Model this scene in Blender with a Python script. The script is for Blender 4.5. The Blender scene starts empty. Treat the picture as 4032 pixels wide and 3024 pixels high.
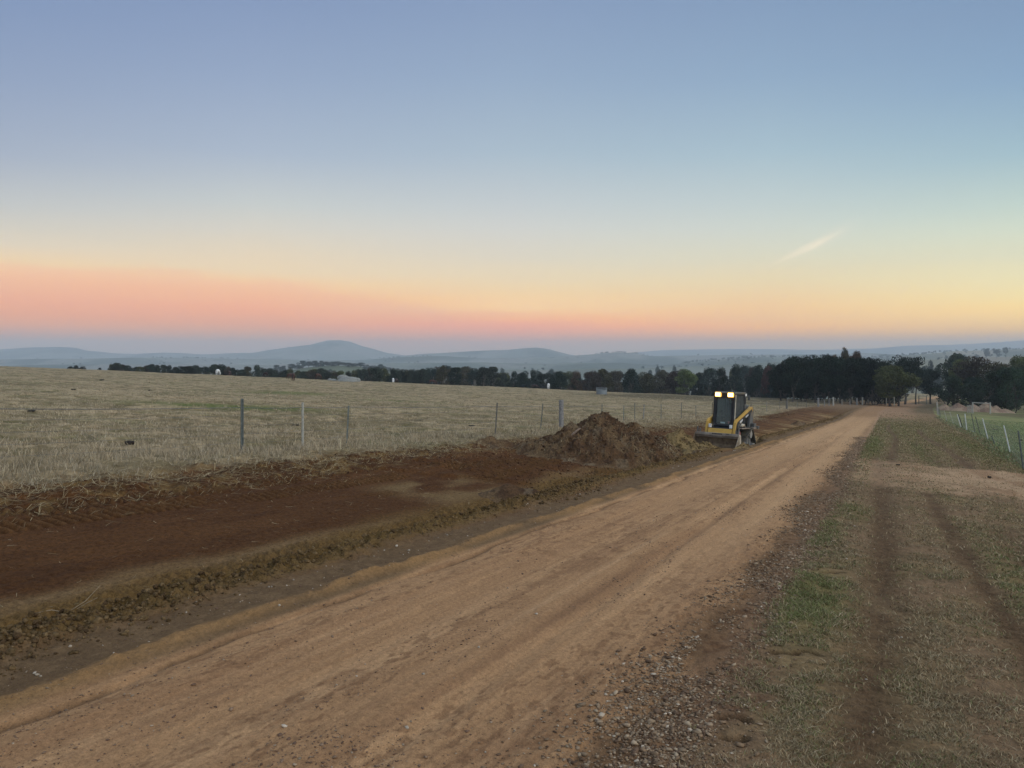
import bpy, math, random
import numpy as np
from mathutils import Vector, Matrix

random.seed(7)
RNG = np.random.default_rng(11)
scene = bpy.context.scene
COL = scene.collection
F = 769.0            # focal length in picture pixels (1024 wide)
HOR = 358.0          # eye level row
EYE = 1.65
ZTOP = 215.0         # top of the haze box
SIGMA = 2.5e-4
K = 4032 / 1024.0

def lin(c):
    c = np.asarray(c, float) / 255.0
    return np.where(c <= 0.04045, c / 12.92, ((c + 0.055) / 1.055) ** 2.4)

# ------------------------------------------------------------------ noise
def _hash(ix, iy, seed):
    h = (ix.astype(np.int64) * 374761393 + iy.astype(np.int64) * 668265263 + seed * 1442695041) & 0xFFFFFFFF
    h = ((h ^ (h >> 13)) * 1274126177) & 0xFFFFFFFF
    h = h ^ (h >> 16)
    return (h & 0xFFFF) / 65535.0

def vn(x, y, seed=0):
    x = np.asarray(x, float); y = np.asarray(y, float)
    ix = np.floor(x); iy = np.floor(y)
    fx = x - ix; fy = y - iy
    fx = fx * fx * (3 - 2 * fx); fy = fy * fy * (3 - 2 * fy)
    a = _hash(ix, iy, seed); b = _hash(ix + 1, iy, seed)
    c = _hash(ix, iy + 1, seed); d = _hash(ix + 1, iy + 1, seed)
    return (a * (1 - fx) + b * fx) * (1 - fy) + (c * (1 - fx) + d * fx) * fy

def fbm(x, y, seed=0, oct=4):
    s = 0; a = 0.5; n = 0
    for k in range(oct):
        s = s + a * vn(x, y, seed + k * 17); n += a
        x = np.asarray(x) * 2.03 + 11.3; y = np.asarray(y) * 2.03 + 5.7; a *= 0.5
    return s / n

def sst(a, b, x):
    t = np.clip((np.asarray(x, float) - a) / (b - a), 0, 1)
    return t * t * (3 - 2 * t)

def band(x, lo, hi, soft):
    return sst(lo - soft, lo + soft, x) * (1 - sst(hi - soft, hi + soft, x))

def gs(x, c, w):
    return np.exp(-((x - c) / w) ** 2)

# ------------------------------------------------------------------ the lie of the land
_ty = np.linspace(-200, 10000, 10201)
_sl = 0.0403 - 0.0203 * sst(65, 95, _ty) - 0.015 * sst(190, 230, _ty)
_tg = np.cumsum(_sl) * 1.0
_tg = _tg - np.interp(0, _ty, _tg)

def gfun(Y): return np.interp(Y, _ty, _tg)
def bend(Y): return 22.0 * (np.maximum(0, np.asarray(Y, float) - 100) / 185.0) ** 1.7

SQ = math.hypot(1, 0.487)
def st(X, Y):
    X = np.asarray(X, float); Y = np.asarray(Y, float)
    return (X - 0.487 * Y - bend(np.minimum(Y, 320))) / SQ, (0.487 * X + Y) / SQ

def px_to_az(x): return (np.asarray(x, float) / K - 512) / F     # tangent of the azimuth

RIDGES = [  # depth, half width, outline (photo column, row)
 (7300, 1042, [(-1500,1385),(0,1390),(1500,1400),(2250,1400),(2420,1395),(2600,1379),(2800,1375),(3050,1374),(3200,1378),(3400,1374),(3480,1369),(3560,1362),(3640,1360),(3740,1358),(3850,1353),(3950,1347),(4032,1340),(4600,1330),(5500,1345)]),
 (6100, 922, [(-1500,1380),(-300,1372),(0,1376),(100,1369),(230,1366),(300,1370),(340,1380),(450,1391),(520,1394),(640,1388),(700,1389),(800,1396),(900,1391),(960,1389),(1600,1420),(4032,1440)]),
 (5400, 780, [(500,1440),(800,1412),(930,1392),(1000,1388),(1065,1377),(1149,1365),(1224,1357),(1258,1347),(1298,1340),(1338,1339),(1378,1345),(1422,1362),(1472,1374),(1522,1389),(1597,1400),(1700,1430),(4032,1440)]),
 (4800, 720, [(1400,1440),(1500,1410),(1597,1400),(1660,1394),(1750,1389),(1900,1380),(2000,1378),(2060,1371),(2110,1368),(2150,1372),(2200,1385),(2240,1395),(2330,1410),(2500,1440),(4032,1440)]),
 (3500, 437, [(-1500,1425),(0,1415),(300,1412),(560,1408),(800,1411),(1100,1415),(1400,1418),(1600,1405),(1750,1402),(1900,1412),(2200,1405),(2350,1393),(2430,1386),(2500,1391),(2560,1402),(2700,1400),(2950,1396),(3100,1396),(3300,1395),(3400,1389),(3500,1395),(3600,1397),(4032,1400),(5200,1400)]),
 (2500, 328, [(-1500,1450),(0,1440),(500,1432),(1000,1436),(1500,1430),(1900,1428),(2150,1432),(2450,1428),(2600,1440),(2700,1430),(2800,1419),(2860,1414),(3000,1407),(3100,1404),(3240,1405),(3400,1408),(3560,1400),(3664,1391),(3730,1385),(3813,1382),(3929,1378),(4032,1374),(5200,1372)]),
 (1550, 202, [(-1500,1470),(0,1458),(900,1458),(1600,1452),(1800,1462),(2100,1455),(2500,1452),(2800,1440),(3000,1428),(3300,1420),(3600,1420),(3800,1410),(4032,1402),(5200,1400)]),
 (900, 106, [(-1500,1540),(850,1520),(1000,1490),(1100,1466),(1200,1447),(1300,1438),(1400,1441),(1560,1458),(1700,1476),(1900,1500),(2500,1500),(4032,1500),(5200,1500)]),
]

def far_z(X, Y):
    Yc = np.maximum(Y, 1.0)
    ta = X / Yc
    r = np.hypot(X, Y)
    floor = -34 - 40 * sst(500, 2000, r) + 6 * (fbm(X / 300, Y / 300, 5, 3) - 0.5)
    z = floor
    colpx = (ta * F + 512) * K
    back = sst(0.0, 400.0, Y)
    for (R, w, sil) in RIDGES:
        xs = [p[0] for p in sil]; ys = [p[1] for p in sil]
        row = np.interp(np.clip(colpx, -6000, 9000), xs, ys)
        wob = 1 + 0.10 * (fbm(ta * 9 + R, r * 0 + 3.3, 9, 2) - 0.5)
        Rr = R * wob
        h = EYE + Rr * (HOR - row / K) / F
        prof = np.exp(-((Y - Rr) / w) ** 2)
        ridge = floor + (h - floor) * prof
        z = np.maximum(z, np.where(back > 0, floor + (ridge - floor) * back, floor))
    return z + (fbm(X / 90, Y / 90, 21, 3) - 0.5) * 3.0 * sst(600, 1500, r)

def base_z(X, Y):
    X = np.asarray(X, float); Y = np.asarray(Y, float)
    s, t = st(X, Y)
    z = -(gfun(Y) + 0.042 * X)
    m = 1 - sst(-42, -16, s)
    dt = np.maximum(0, Y - 172)
    z = z - m * np.minimum(0.0011 * dt * dt, 0.12 * dt)
    r = np.hypot(X, Y)
    w = sst(380, 620, r)
    return z * (1 - w) + far_z(X, Y) * w if np.any(w > 0) else z

PS = [-13.0, -11.4, -10.9, -10.3, -9.0, -7.2, -5.9, -5.2, -5.05, -4.80, -4.45, -4.2]
PZ = [0.0, 0.02, 0.0, -0.10, -0.19, -0.32, -0.42, -0.46, -0.34, 0.03, 0.015, 0.0]

PRINTS = [  # centre, width, from, to, spacing, slant, drift, depth
 (-9.35, .50, 2, 8.6, .16, 0, 0, 1.0), (-9.1, .50, 9, 16, .16, .25, 0, 1.0), (-8.1, .40, 11, 17, .16, 0, 0, .6), (-6.3, .9, 5, 14.5, .15, .3, 0, .55),
 (-7.6, .50, 14.5, 21, .16, -.3, -.12, 1.0), (-8.9, .50, 14.5, 22, .16, .3, .1, 1.0), (-6.3, .50, 14.5, 22, .16, .2, .04, 1.0), (-10.0, .4, 4, 12, .16, .1, .02, .8)]
def prints_field(s, t):
    """crawler prints pressed into the worked earth: how strong, and the wave across the belt"""
    pm = np.zeros_like(s); pw = np.zeros_like(s)
    for c, w, t0, t1, per, skew, dd, dep in PRINTS:
        cc = c + dd * (t - t0)
        m = band(s, cc - w / 2, cc + w / 2, 0.03) * band(t, t0, t1, 0.6) * sst(.25, .40, fbm(s * 1.3, t * 0.7, 55, 2)) * dep
        g = m > pm
        pm = np.where(g, m, pm); pw = np.where(g, np.sin(2 * np.pi * (t + skew * s) / per), pw)
    return pm, pw

def drain_on(t): return 1 - sst(105, 150, t)

def detail(X, Y, s, t, full=True):
    """relief of the worked ground, metres"""
    on = drain_on(t)
    sw = s + (fbm(t * 0.5, s * 0 + 1.2, 3, 3) - 0.5) * 0.5 * sst(4.6, 6.5, -s)
    bay = band(t, 25.0, 33.0, 1.0)
    sw = sw - .5 * bay * sst(-8, -6, s)
    z = np.interp(sw, PS, PZ) * on * (1 - .15 * bay)
    # the lower, smoother cut stops at a ledge
    led = (t + 1.1 * (s + 8.0) * -0.5)
    z = z - 0.07 * band(s, -10.2, -5.6, 0.25) * (1 - sst(14.6, 14.9, led + 0.5 * fbm(s * 2, s * 0, 8, 2))) * on
    if not full: return z
    # windrow of fines
    wob = (fbm(t * 0.8, t * 0 + 4, 31, 3) - 0.5) * 0.22
    z = z + 0.055 * gs(s, -3.93 + wob, 0.09) * (0.15 + 1.2 * fbm(t * 1.3, s * 2, 32, 3) + .8 * (fbm(s * 13, t * 13, 36, 3) - .5)) - 0.022 * gs(s, -3.68 + wob, .04) * (1 - sst(90, 130, t))
    # wheel lines in the road
    road = band(s, -3.75, -0.95, 0.1)
    for c, w, d in ((-2.95, .28, -.02), (-2.35, .10, .012), (-1.75, .25, -.018), (-2.08, .07, -.02), (-3.45, .1, .012)):
        z = z + d * gs(s + 0.06 * np.sin(t * 0.23 + c), c, w) * road
    z = z + (0.014 * (fbm(s * 9, t * 3.0, 33, 3) - 0.5) + 0.008 * (fbm(s * 26, t * 14, 34, 2) - 0.5)) * road
    # loose gravel shoulder
    g = band(s, -1.5, -0.75, 0.2)
    z = z + g * 0.035 * (fbm(s * 12, t * 12, 35, 3) - 0.45)
    # clods beside the drain
    cl = gs(s, -4.72 + wob, 0.26) * on * (1 - bay)
    bil = np.abs(fbm(s * 7, t * 7, 41, 3) - 0.5) * 2
    z = z + cl * (0.15 * (0.45 - bil) + 0.05 * (fbm(s * 22, t * 22, 40, 2) - .5) + 0.08 * (fbm(s * 2.2, t * 2.2, 42, 2) - 0.45))
    # rough foot of the batter
    rf = band(s, -6.7, -5.0, 0.25) * on
    z = z + rf * (0.12 * (fbm(s * 4, t * 4, 43, 4) - 0.5) + 0.08 * (0.35 - np.abs(fbm(s * 13, t * 13, 44, 2) - 0.5) * 2))
    dfl = band(s, -10.8, -5.2, 0.3) * on
    z = z + dfl * (0.030 * (fbm(s * 11, t * 7, 49, 4) - 0.5) + 0.018 * (fbm(s * 28, t * 20, 50, 2) - 0.5))
    # upper lip, torn
    lp = band(s, -11.6, -9.6, 0.3) * on
    z = z + lp * (0.16 * (fbm(s * 2.6, t * 1.7, 45, 4) - 0.45) + 0.07 * (fbm(s * 9, t * 9, 46, 2) - 0.5))
    # ground broken by the machine past the ledge
    rb = band(s, -10.0, -5.2, 0.4) * sst(14.5, 15.3, led) * (1 - sst(90, 120, t))
    far = 1 - 0.75 * sst(33, 45, t)
    z = z + rb * far * (0.26 * (fbm(s * 1.1, t * 0.9, 47, 4) - 0.5) + 0.10 * (fbm(s * 4, t * 4, 48, 3) - 0.5))
    # crawler prints
    pm, pw = prints_field(s, t)
    z = z + pm * pw * .032
    # right verge: wheel ruts
    vg = sst(-0.85, -0.6, s)
    for k, (c, w, d, t0, t1) in enumerate(((-0.18, .24, .038, -5, 27), (0.25, .22, .028, 24, 75), (0.85, .16, .025, 5, 17), (2.0, .26, .035, 24, 62), (1.45, .2, .03, 4, 13), (1.3, .25, .02, 24, 40))):
        cc = c + 0.14 * np.sin(t * 0.16 + k)
        rut = gs(s, cc, w) * band(t, t0, t1, 0.8)
        z = z - d * rut
        z = z + 0.009 * rut * np.sin(2 * np.pi * (t + 0.35 * np.abs(s - cc)) / 0.085) * (t < 20) * sst(.3, .6, fbm(s * 3, t * 1.5, 60, 2) + .12)
    z = z + vg * (0.05 * (fbm(s * 1.6, t * 1.6, 61, 3) - 0.5) + 0.018 * (fbm(s * 9, t * 9, 62, 3) - 0.5))
    # hoof and heel marks
    for (cx, cy, a, r0) in HOOFS:
        dx = X - cx; dy = Y - cy
        rr = np.hypot(dx, dy * 1.35)
        z = z - 0.045 * gs(rr, r0, 0.028) * sst(-0.03, 0.03, dy * math.cos(a) + dx * math.sin(a))
    # ridge of turf under the post-and-net fence
    z = z + 0.13 * gs(s, fence_r(t), 0.3) * sst(24, 30, t) * fbm(t * 2, s * 2, 63, 2) * 1.6
    # grazed field, tussocky
    pd = sst(10.8, 12.0, -s)
    z = z + pd * (0.20 * (fbm(X / .75, Y / .75, 64, 3) - 0.5) + 0.10 * (fbm(X / .28, Y / .28, 66, 2) - 0.5) * (1 - sst(60, 110, Y)) + 0.30 * (fbm(X / 9, Y / 9, 65, 2) - 0.5))
    return z

def fence_l(t): return np.interp(t, [0, 12, 16, 60, 110, 150, 200, 300], [-12.9, -12.9, -13.0, -13.0, -12.4, -8.6, -6.0, -5.5])
def fence_r(t): return np.interp(t, [0, 33, 45, 90, 140], [3.55, 3.96, 4.6, 5.6, 6.2])
HOOFS = []

def ground_z(X, Y):
    s, t = st(X, Y)
    n = np.hypot(X, Y)
    return base_z(X, Y) + detail(X, Y, s, t) * (1 - sst(250, 300, n))

def smooth_z(X, Y):
    s, t = st(X, Y)
    return base_z(X, Y) + detail(X, Y, s, t, False)

def at(px, py, d=0.0):
    """point on the ground seen at photo pixel (px, py)"""
    u = (px / K - 512) / F; v = (py / K - HOR) / F
    Y = np.exp(np.linspace(math.log(1.5), math.log(420), 6000))
    zr = EYE - v * Y
    zt = smooth_z(u * Y, Y) + d
    i = int(np.argmax(zr < zt))
    if i == 0: i = len(Y) - 1
    return float(u * Y[i]), float(Y[i]), float(zt[i])

def on(px, Y):
    """point on the ground at depth Y below photo column px"""
    X = (px / K - 512) / F * Y
    return X, Y, float(smooth_z(X, Y))

for (px, py, a, r) in ((3085, 2572, 0, .070), (3180, 2570, 0.1, .075), (2890, 2835, 0.2, .07), (2880, 2890, 2.9, .06), (3300, 2255, 0, .05), (3270, 2258, 0, .05)):
    _u = (px / K - 512) / F; _v = (py / K - HOR) / F
    _Y = 1.65 / (_v - 0.0403 - 0.042 * _u)
    HOOFS.append((_u * _Y, _Y, a, r))

# ------------------------------------------------------------------ bookkeeping
def tag(o, label=None, cat=None, group=None, kind=None):
    if label: o['label'] = label
    if cat: o['category'] = cat
    if group: o['group'] = group
    if kind: o['kind'] = kind
    return o

def empty(name, loc=(0, 0, 0), rz=0.0, sc=None, rot=None):
    o = bpy.data.objects.new(name, None)
    o.empty_display_size = 0.2
    o.location = loc
    o.rotation_euler = rot if rot else (0, 0, rz)
    if sc: o.scale = sc
    COL.objects.link(o)
    return o

def mesh_np(name, V, Fc, mat=None, col=None, parent=None, smooth=False, link=True, attr='col'):
    V = np.ascontiguousarray(V, dtype=np.float32); Fc = np.ascontiguousarray(Fc, dtype=np.int32)
    me = bpy.data.meshes.new(name)
    n, m, k = len(V), len(Fc), Fc.shape[1]
    me.vertices.add(n); me.vertices.foreach_set('co', V.ravel())
    me.loops.add(m * k); me.loops.foreach_set('vertex_index', Fc.ravel())
    me.polygons.add(m)
    me.polygons.foreach_set('loop_start', np.arange(m, dtype=np.int32) * k)
    me.polygons.foreach_set('loop_total', np.full(m, k, dtype=np.int32))
    if smooth: me.polygons.foreach_set('use_smooth', np.ones(m, dtype=bool))
    if col is not None:
        c = np.ones((n, 4), dtype=np.float32); c[:, :3] = col
        a = me.color_attributes.new(attr, 'FLOAT_COLOR', 'POINT'); a.data.foreach_set('color', c.ravel())
    me.update()
    if mat: me.materials.append(mat)
    if not link: return me
    o = bpy.data.objects.new(name, me); COL.objects.link(o)
    if parent: o.parent = parent
    return o

# ------------------------------------------------------------------ materials
def newmat(name):
    m = bpy.data.materials.new(name); m.use_nodes = True
    nt = m.node_tree; b = nt.nodes['Principled BSDF']
    b.inputs['Specular IOR Level'].default_value = 0.2
    return m, nt, b

def N(nt, typ, **kw):
    n = nt.nodes.new(typ)
    for k, v in kw.items(): setattr(n, k, v)
    return n

def mat_plain(name, rgb, rough=0.7, var=0.25, scale=8.0, metal=0.0, bump=0.0, dirt=None, spec=0.3, rand=0.0):
    m, nt, b = newmat(name); L = nt.links.new
    tc = N(nt, 'ShaderNodeTexCoord'); ns = N(nt, 'ShaderNodeTexNoise')
    ns.inputs['Scale'].default_value = scale; ns.inputs['Detail'].default_value = 5
    L(tc.outputs['Object'], ns.inputs['Vector'])
    rp = N(nt, 'ShaderNodeValToRGB')
    a = [max(0, c * (1 - var)) for c in rgb]; z = [min(1, c * (1 + var)) for c in rgb]
    rp.color_ramp.elements[0].position = 0.3; rp.color_ramp.elements[0].color = (*a, 1)
    rp.color_ramp.elements[1].position = 0.7; rp.color_ramp.elements[1].color = (*z, 1)
    L(ns.outputs['Fac'], rp.inputs['Fac']); out = rp.outputs['Color']
    if dirt:
        n2 = N(nt, 'ShaderNodeTexNoise'); n2.inputs['Scale'].default_value = scale * 0.4; n2.inputs['Detail'].default_value = 6
        L(tc.outputs['Object'], n2.inputs['Vector'])
        r2 = N(nt, 'ShaderNodeValToRGB'); r2.color_ramp.elements[0].position = 0.48; r2.color_ramp.elements[1].position = 0.62
        L(n2.outputs['Fac'], r2.inputs['Fac'])
        mx = N(nt, 'ShaderNodeMixRGB'); L(r2.outputs['Color'], mx.inputs['Fac']); L(out, mx.inputs['Color1'])
        mx.inputs['Color2'].default_value = (*dirt, 1); out = mx.outputs['Color']
    if rand:
        oi = N(nt, 'ShaderNodeObjectInfo'); hs = N(nt, 'ShaderNodeHueSaturation')
        mr = N(nt, 'ShaderNodeMapRange'); mr.inputs['To Min'].default_value = 1 - rand; mr.inputs['To Max'].default_value = 1 + rand
        mh = N(nt, 'ShaderNodeMapRange'); mh.inputs['To Min'].default_value = 0.485; mh.inputs['To Max'].default_value = 0.515
        L(oi.outputs['Random'], mr.inputs['Value']); L(mr.outputs['Result'], hs.inputs['Value'])
        L(oi.outputs['Random'], mh.inputs['Value']); L(mh.outputs['Result'], hs.inputs['Hue'])
        L(out, hs.inputs['Color']); out = hs.outputs['Color']
    L(out, b.inputs['Base Color'])
    b.inputs['Roughness'].default_value = rough; b.inputs['Metallic'].default_value = metal
    b.inputs['Specular IOR Level'].default_value = spec
    if bump:
        bp = N(nt, 'ShaderNodeBump'); bp.inputs['Strength'].default_value = 0.6; bp.inputs['Distance'].default_value = bump
        L(ns.outputs['Fac'], bp.inputs['Height']); L(bp.outputs['Normal'], b.inputs['Normal'])
    return m

def mat_vcol(name, grain=0.25, bump=0.01, scale=40.0, stretch=1.0, rough=0.95, coarse=6.0):
    """colour of the earth from the 'col' attribute, grain and bump from noise laid along the road"""
    m, nt, b = newmat(name); L = nt.links.new
    at_ = N(nt, 'ShaderNodeAttribute', attribute_name='col')
    ge = N(nt, 'ShaderNodeNewGeometry')
    mp = N(nt, 'ShaderNodeMapping'); mp.inputs['Rotation'].default_value = (0, 0, math.atan(0.487))
    mp.inputs['Scale'].default_value = (1, 1.0 / stretch, 1)
    L(ge.outputs['Position'], mp.inputs['Vector'])
    n1 = N(nt, 'ShaderNodeTexNoise'); n1.inputs['Scale'].default_value = scale; n1.inputs['Detail'].default_value = 6; n1.inputs['Roughness'].default_value = 0.7
    n2 = N(nt, 'ShaderNodeTexNoise'); n2.inputs['Scale'].default_value = coarse; n2.inputs['Detail'].default_value = 5; n2.inputs['Roughness'].default_value = 0.65
    L(mp.outputs['Vector'], n1.inputs['Vector']); L(mp.outputs['Vector'], n2.inputs['Vector'])
    ad = N(nt, 'ShaderNodeMath', operation='ADD'); L(n1.outputs['Fac'], ad.inputs[0]); L(n2.outputs['Fac'], ad.inputs[1])
    mr = N(nt, 'ShaderNodeMapRange'); mr.inputs['From Min'].default_value = 0.7; mr.inputs['From Max'].default_value = 1.3
    mr.inputs['To Min'].default_value = 1 - grain; mr.inputs['To Max'].default_value = 1 + grain
    L(ad.outputs[0], mr.inputs['Value'])
    vm = N(nt, 'ShaderNodeVectorMath', operation='SCALE'); L(at_.outputs['Color'], vm.inputs[0]); L(mr.outputs['Result'], vm.inputs['Scale'])
    L(vm.outputs['Vector'], b.inputs['Base Color'])
    b.inputs['Roughness'].default_value = rough; b.inputs['Specular IOR Level'].default_value = 0.1
    bp = N(nt, 'ShaderNodeBump'); bp.inputs['Distance'].default_value = bump; bp.inputs['Strength'].default_value = 0.9
    L(ad.outputs[0], bp.inputs['Height']); L(bp.outputs['Normal'], b.inputs['Normal'])
    return m

def mat_leaf(name, rgb, var=0.35, rand=0.25, trans=0.15):
    m, nt, b = newmat(name); L = nt.links.new
    ge = N(nt, 'ShaderNodeNewGeometry'); oi = N(nt, 'ShaderNodeObjectInfo')
    ns = N(nt, 'ShaderNodeTexNoise'); ns.inputs['Scale'].default_value = 0.55; ns.inputs['Detail'].default_value = 4
    L(ge.outputs['Position'], ns.inputs['Vector'])
    rp = N(nt, 'ShaderNodeMapRange'); rp.inputs['From Min'].default_value = 0.35; rp.inputs['From Max'].default_value = 0.65
    rp.inputs['To Min'].default_value = 1 - var; rp.inputs['To Max'].default_value = 1 + var
    L(ns.outputs['Fac'], rp.inputs['Value'])
    isl = N(nt, 'ShaderNodeMapRange'); isl.inputs['To Min'].default_value = 0.7; isl.inputs['To Max'].default_value = 1.3
    L(ge.outputs['Random Per Island'], isl.inputs['Value'])
    mu = N(nt, 'ShaderNodeMath', operation='MULTIPLY'); L(rp.outputs['Result'], mu.inputs[0]); L(isl.outputs['Result'], mu.inputs[1])
    orr = N(nt, 'ShaderNodeMapRange'); orr.inputs['To Min'].default_value = 1 - rand; orr.inputs['To Max'].default_value = 1 + rand
    L(oi.outputs['Random'], orr.inputs['Value'])
    mu2 = N(nt, 'ShaderNodeMath', operation='MULTIPLY'); L(mu.outputs[0], mu2.inputs[0]); L(orr.outputs['Result'], mu2.inputs[1])
    hs = N(nt, 'ShaderNodeHueSaturation'); hs.inputs['Color'].default_value = (*rgb, 1); L(mu2.outputs[0], hs.inputs['Value'])
    mh = N(nt, 'ShaderNodeMapRange'); mh.inputs['To Min'].default_value = 0.46; mh.inputs['To Max'].default_value = 0.53
    L(oi.outputs['Random'], mh.inputs['Value']); L(mh.outputs['Result'], hs.inputs['Hue'])
    L(hs.outputs['Color'], b.inputs['Base Color'])
    b.inputs['Roughness'].default_value = 0.8; b.inputs['Specular IOR Level'].default_value = 0.1
    tr = N(nt, 'ShaderNodeBsdfTranslucent'); L(hs.outputs['Color'], tr.inputs['Color'])
    mx = N(nt, 'ShaderNodeMixShader'); mx.inputs['Fac'].default_value = trans
    L(b.outputs['BSDF'], mx.inputs[1]); L(tr.outputs['BSDF'], mx.inputs[2])
    L(mx.outputs['Shader'], nt.nodes['Material Output'].inputs['Surface'])
    return m

M = {}
M['road'] = mat_vcol('road_dirt', 0.34, 0.012, 130, 1.4, coarse=40)
M['earth'] = mat_vcol('worked_earth', 0.60, 0.030, 70, 1.3, coarse=22)
M['verge'] = mat_vcol('verge_soil', 0.42, 0.022, 60, 1.4, coarse=14)
M['field'] = mat_vcol('field_turf', 0.35, 0.05, 10, 1.0, coarse=2.2)
M['hills'] = mat_vcol('hill_pasture', 0.30, 1.0, 0.02, 1.0, coarse=0.006)
M['blade'] = mat_vcol('grass_blade', 0.15, 0.0, 3, 1.0, coarse=0.6)
M['stone'] = mat_vcol('stone', 0.2, 0.002, 90, 1.0, coarse=20)
# ------------------------------------------------------------------ colour of the ground
def colours(X, Y, s, t):
    n = len(X)
    C = np.zeros((n, 3))
    def put(m, c):
        m = np.clip(m, 0, 1)[:, None]
        nonlocal C
        C = C * (1 - m) + np.asarray(c) * m
    r = np.hypot(X, Y)
    e = (fbm(s * 1.7, t * 0.9, 70, 4) - 0.5)
    e2 = (fbm(s * 6, t * 4, 71, 3) - 0.5)
    big = fbm(X / 7, Y / 7, 72, 4)
    # field
    dry = np.array([.36, .285, .185]); dry2 = np.array([.27, .225, .14]); grn = np.array([.13, .145, .06])
    C[:] = dry
    put(sst(.35, .65, fbm(X / 2.3, Y / 2.3, 73, 4)) * 0.8, dry2)
    put(sst(.54, .72, fbm(X / 5.0 + 9, Y / 3.0, 74, 4)) * 0.42, grn * 1.35)
    put(sst(.50, .62, fbm(X / .75, Y / .75, 64, 3)) * .55, [.50, .42, .30])
    put((1 - sst(.38, .47, fbm(X / .75, Y / .75, 64, 3))) * .75, [.15, .125, .075])
    put((1 - sst(.36, .46, fbm(X / 3.4 + 8, Y / 2.2, 176, 4))) * .55, [.19, .165, .10])
    nr = (1 - sst(20, 70, r)) * (1 - sst(.36, .56, fbm(X / .55, Y / .55, 120, 3))); put(nr * .65, [.17, .14, .08])  # tuft shade painted into the ground between the nearer tussocks
    put(sst(.60, .70, fbm(X / 1.1, Y / 0.9, 75, 3)) * .3, grn)
    put(sst(.60, .72, fbm(X / 2.6 + 31, Y / 1.9, 175, 4)) * .6, [.47, .39, .27])
    for (px, py, w, d) in GREEN:
        gx, gy = px, py
        put(np.exp(-((X - gx) / w) ** 2 - ((Y - gy) / d) ** 2) * .8, [.12, .16, .05])
    # ---- right verge
    vg = sst(-0.95, -0.7, s + e * 0.25)
    soil = np.array([.175, .125, .08]); soil2 = np.array([.115, .084, .053]); vdry = np.array([.185, .138, .082]); vgrn = np.array([.125, .118, .048])
    put(vg, soil)
    put(vg * sst(.42, .58, fbm(s * 1.3, t * 1.1, 76, 4)), vdry)
    put(vg * sst(.54, .66, fbm(s * 2.4 + 3, t * 2.2, 77, 3)) * .6, soil2)
    green = verge_green(s, t)
    put(rd_far_green(s, t) * .45, [.13, .125, .055])
    put(vg * green * (0.55 + .9 * (fbm(s * 11, t * 9, 78, 3) - .3)), vgrn)
    for k, (c, w, d, t0, t1) in enumerate(((-0.18, .20, .030, -5, 27), (0.25, .20, .028, 24, 75), (0.85, .16, .025, 5, 17), (2.0, .24, .035, 24, 62), (1.45, .2, .03, 4, 13), (1.3, .22, .02, 24, 40))):
        cc = c + 0.14 * np.sin(t * 0.16 + k)
        put(gs(s, cc, w) * band(t, t0, t1, 0.8) * (.62 + .75 * fbm(s * 3, t * 1.4, 192, 3)) * (1.05 + e2) * (.9 if k < 4 else .6), [.10, .070, .044])
    # sandy crossing
    cr = band(t + (s - 0.5) * 0.45 + e * 2.6, 17.4, 25.0, 0.9) * vg
    cr = cr * (.5 + .5 * sst(-.2, 2.0, s + e * 2))
    put(cr * (.55 + .75 * (fbm(s * 1.3, t * 1.1, 189, 3) - .1)), [.36, .265, .18])
    put(cr * sst(.5, .66, fbm(s * 2.2, t * 0.55, 79, 4)) * .8, [.24, .16, .10])
    put(cr * sst(.6, .7, fbm(s * 1.1, t * 1.6, 80, 4)) * .7, [.20, .14, .09])
    # pasture beyond the net fence
    rp = sst(-0.15, 0.15, s - fence_r(t)) * sst(8, 14, r)
    put(rp, np.array([.155, .19, .085]))
    put(rp * sst(.4, .62, fbm(X / 4, Y / 4, 81, 4)) * .8, [.20, .20, .10])
    put(rp * sst(.58, .7, fbm(X / 1.5, Y / 1.5, 82, 3)) * .5, [.10, .13, .055])
    # bare dark ground under the trees
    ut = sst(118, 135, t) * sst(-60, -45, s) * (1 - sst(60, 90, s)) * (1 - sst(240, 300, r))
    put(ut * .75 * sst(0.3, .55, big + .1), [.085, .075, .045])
    # ---- road
    rd = band(s + e * 0.14, -3.85, -0.85, 0.10)
    tan = np.array([.395, .265, .172]); tan2 = np.array([.50, .35, .235]); red = np.array([.25, .155, .105]); dk = np.array([.19, .115, .075])
    put(rd, tan)
    lng = fbm(s * 5.0, t * 0.16, 83, 4)
    put(rd * sst(.5, .75, lng), tan2)
    put(rd * sst(.45, .80, fbm(s * 4.2 + 7, t * 0.22, 84, 4)) * .40, red)
    put(rd * sst(.52, .66, fbm(s * 34, t * .30, 190, 3)) * .24, red); put(rd * sst(.54, .68, fbm(s * 26 + 9, t * .22, 191, 3)) * .28, tan2)
    put(rd * sst(.56, .68, fbm(s * 26, t * 11, 185, 3)) * .55 * sst(.48, .60, fbm(s * 2.6 + 2, t * .35, 187, 3)), dk)  # dark flecks painted in as the shade of small dents
    put(rd * sst(.50, .64, fbm(s * 9, t * 4, 85, 4)) * (.10 + .25 * sst(.45, .70, fbm(s * 3, t * .22, 86, 3))), dk)
    put(rd * gs(s + .05 * np.sin(t * .3), -2.10, .09) * sst(.35, .62, fbm(s * 2, t * .5, 87, 3)) * .65, [.22, .14, .095])
    put(rd * gs(s, -3.0, .3) * .35 * sst(8, 16, t), tan2); put(rd * gs(s, -1.62, .28) * .75 * sst(4, 12, t), tan2)
    put(rd * sst(10, 40, t) * .5, np.array([.50, .36, .245]))
    # gravel shoulder
    gr = band(s + e * 0.5, -1.16, -0.72, 0.13) * (1 - .5 * sst(20, 30, t)) * (1 - cr * .6)
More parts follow.
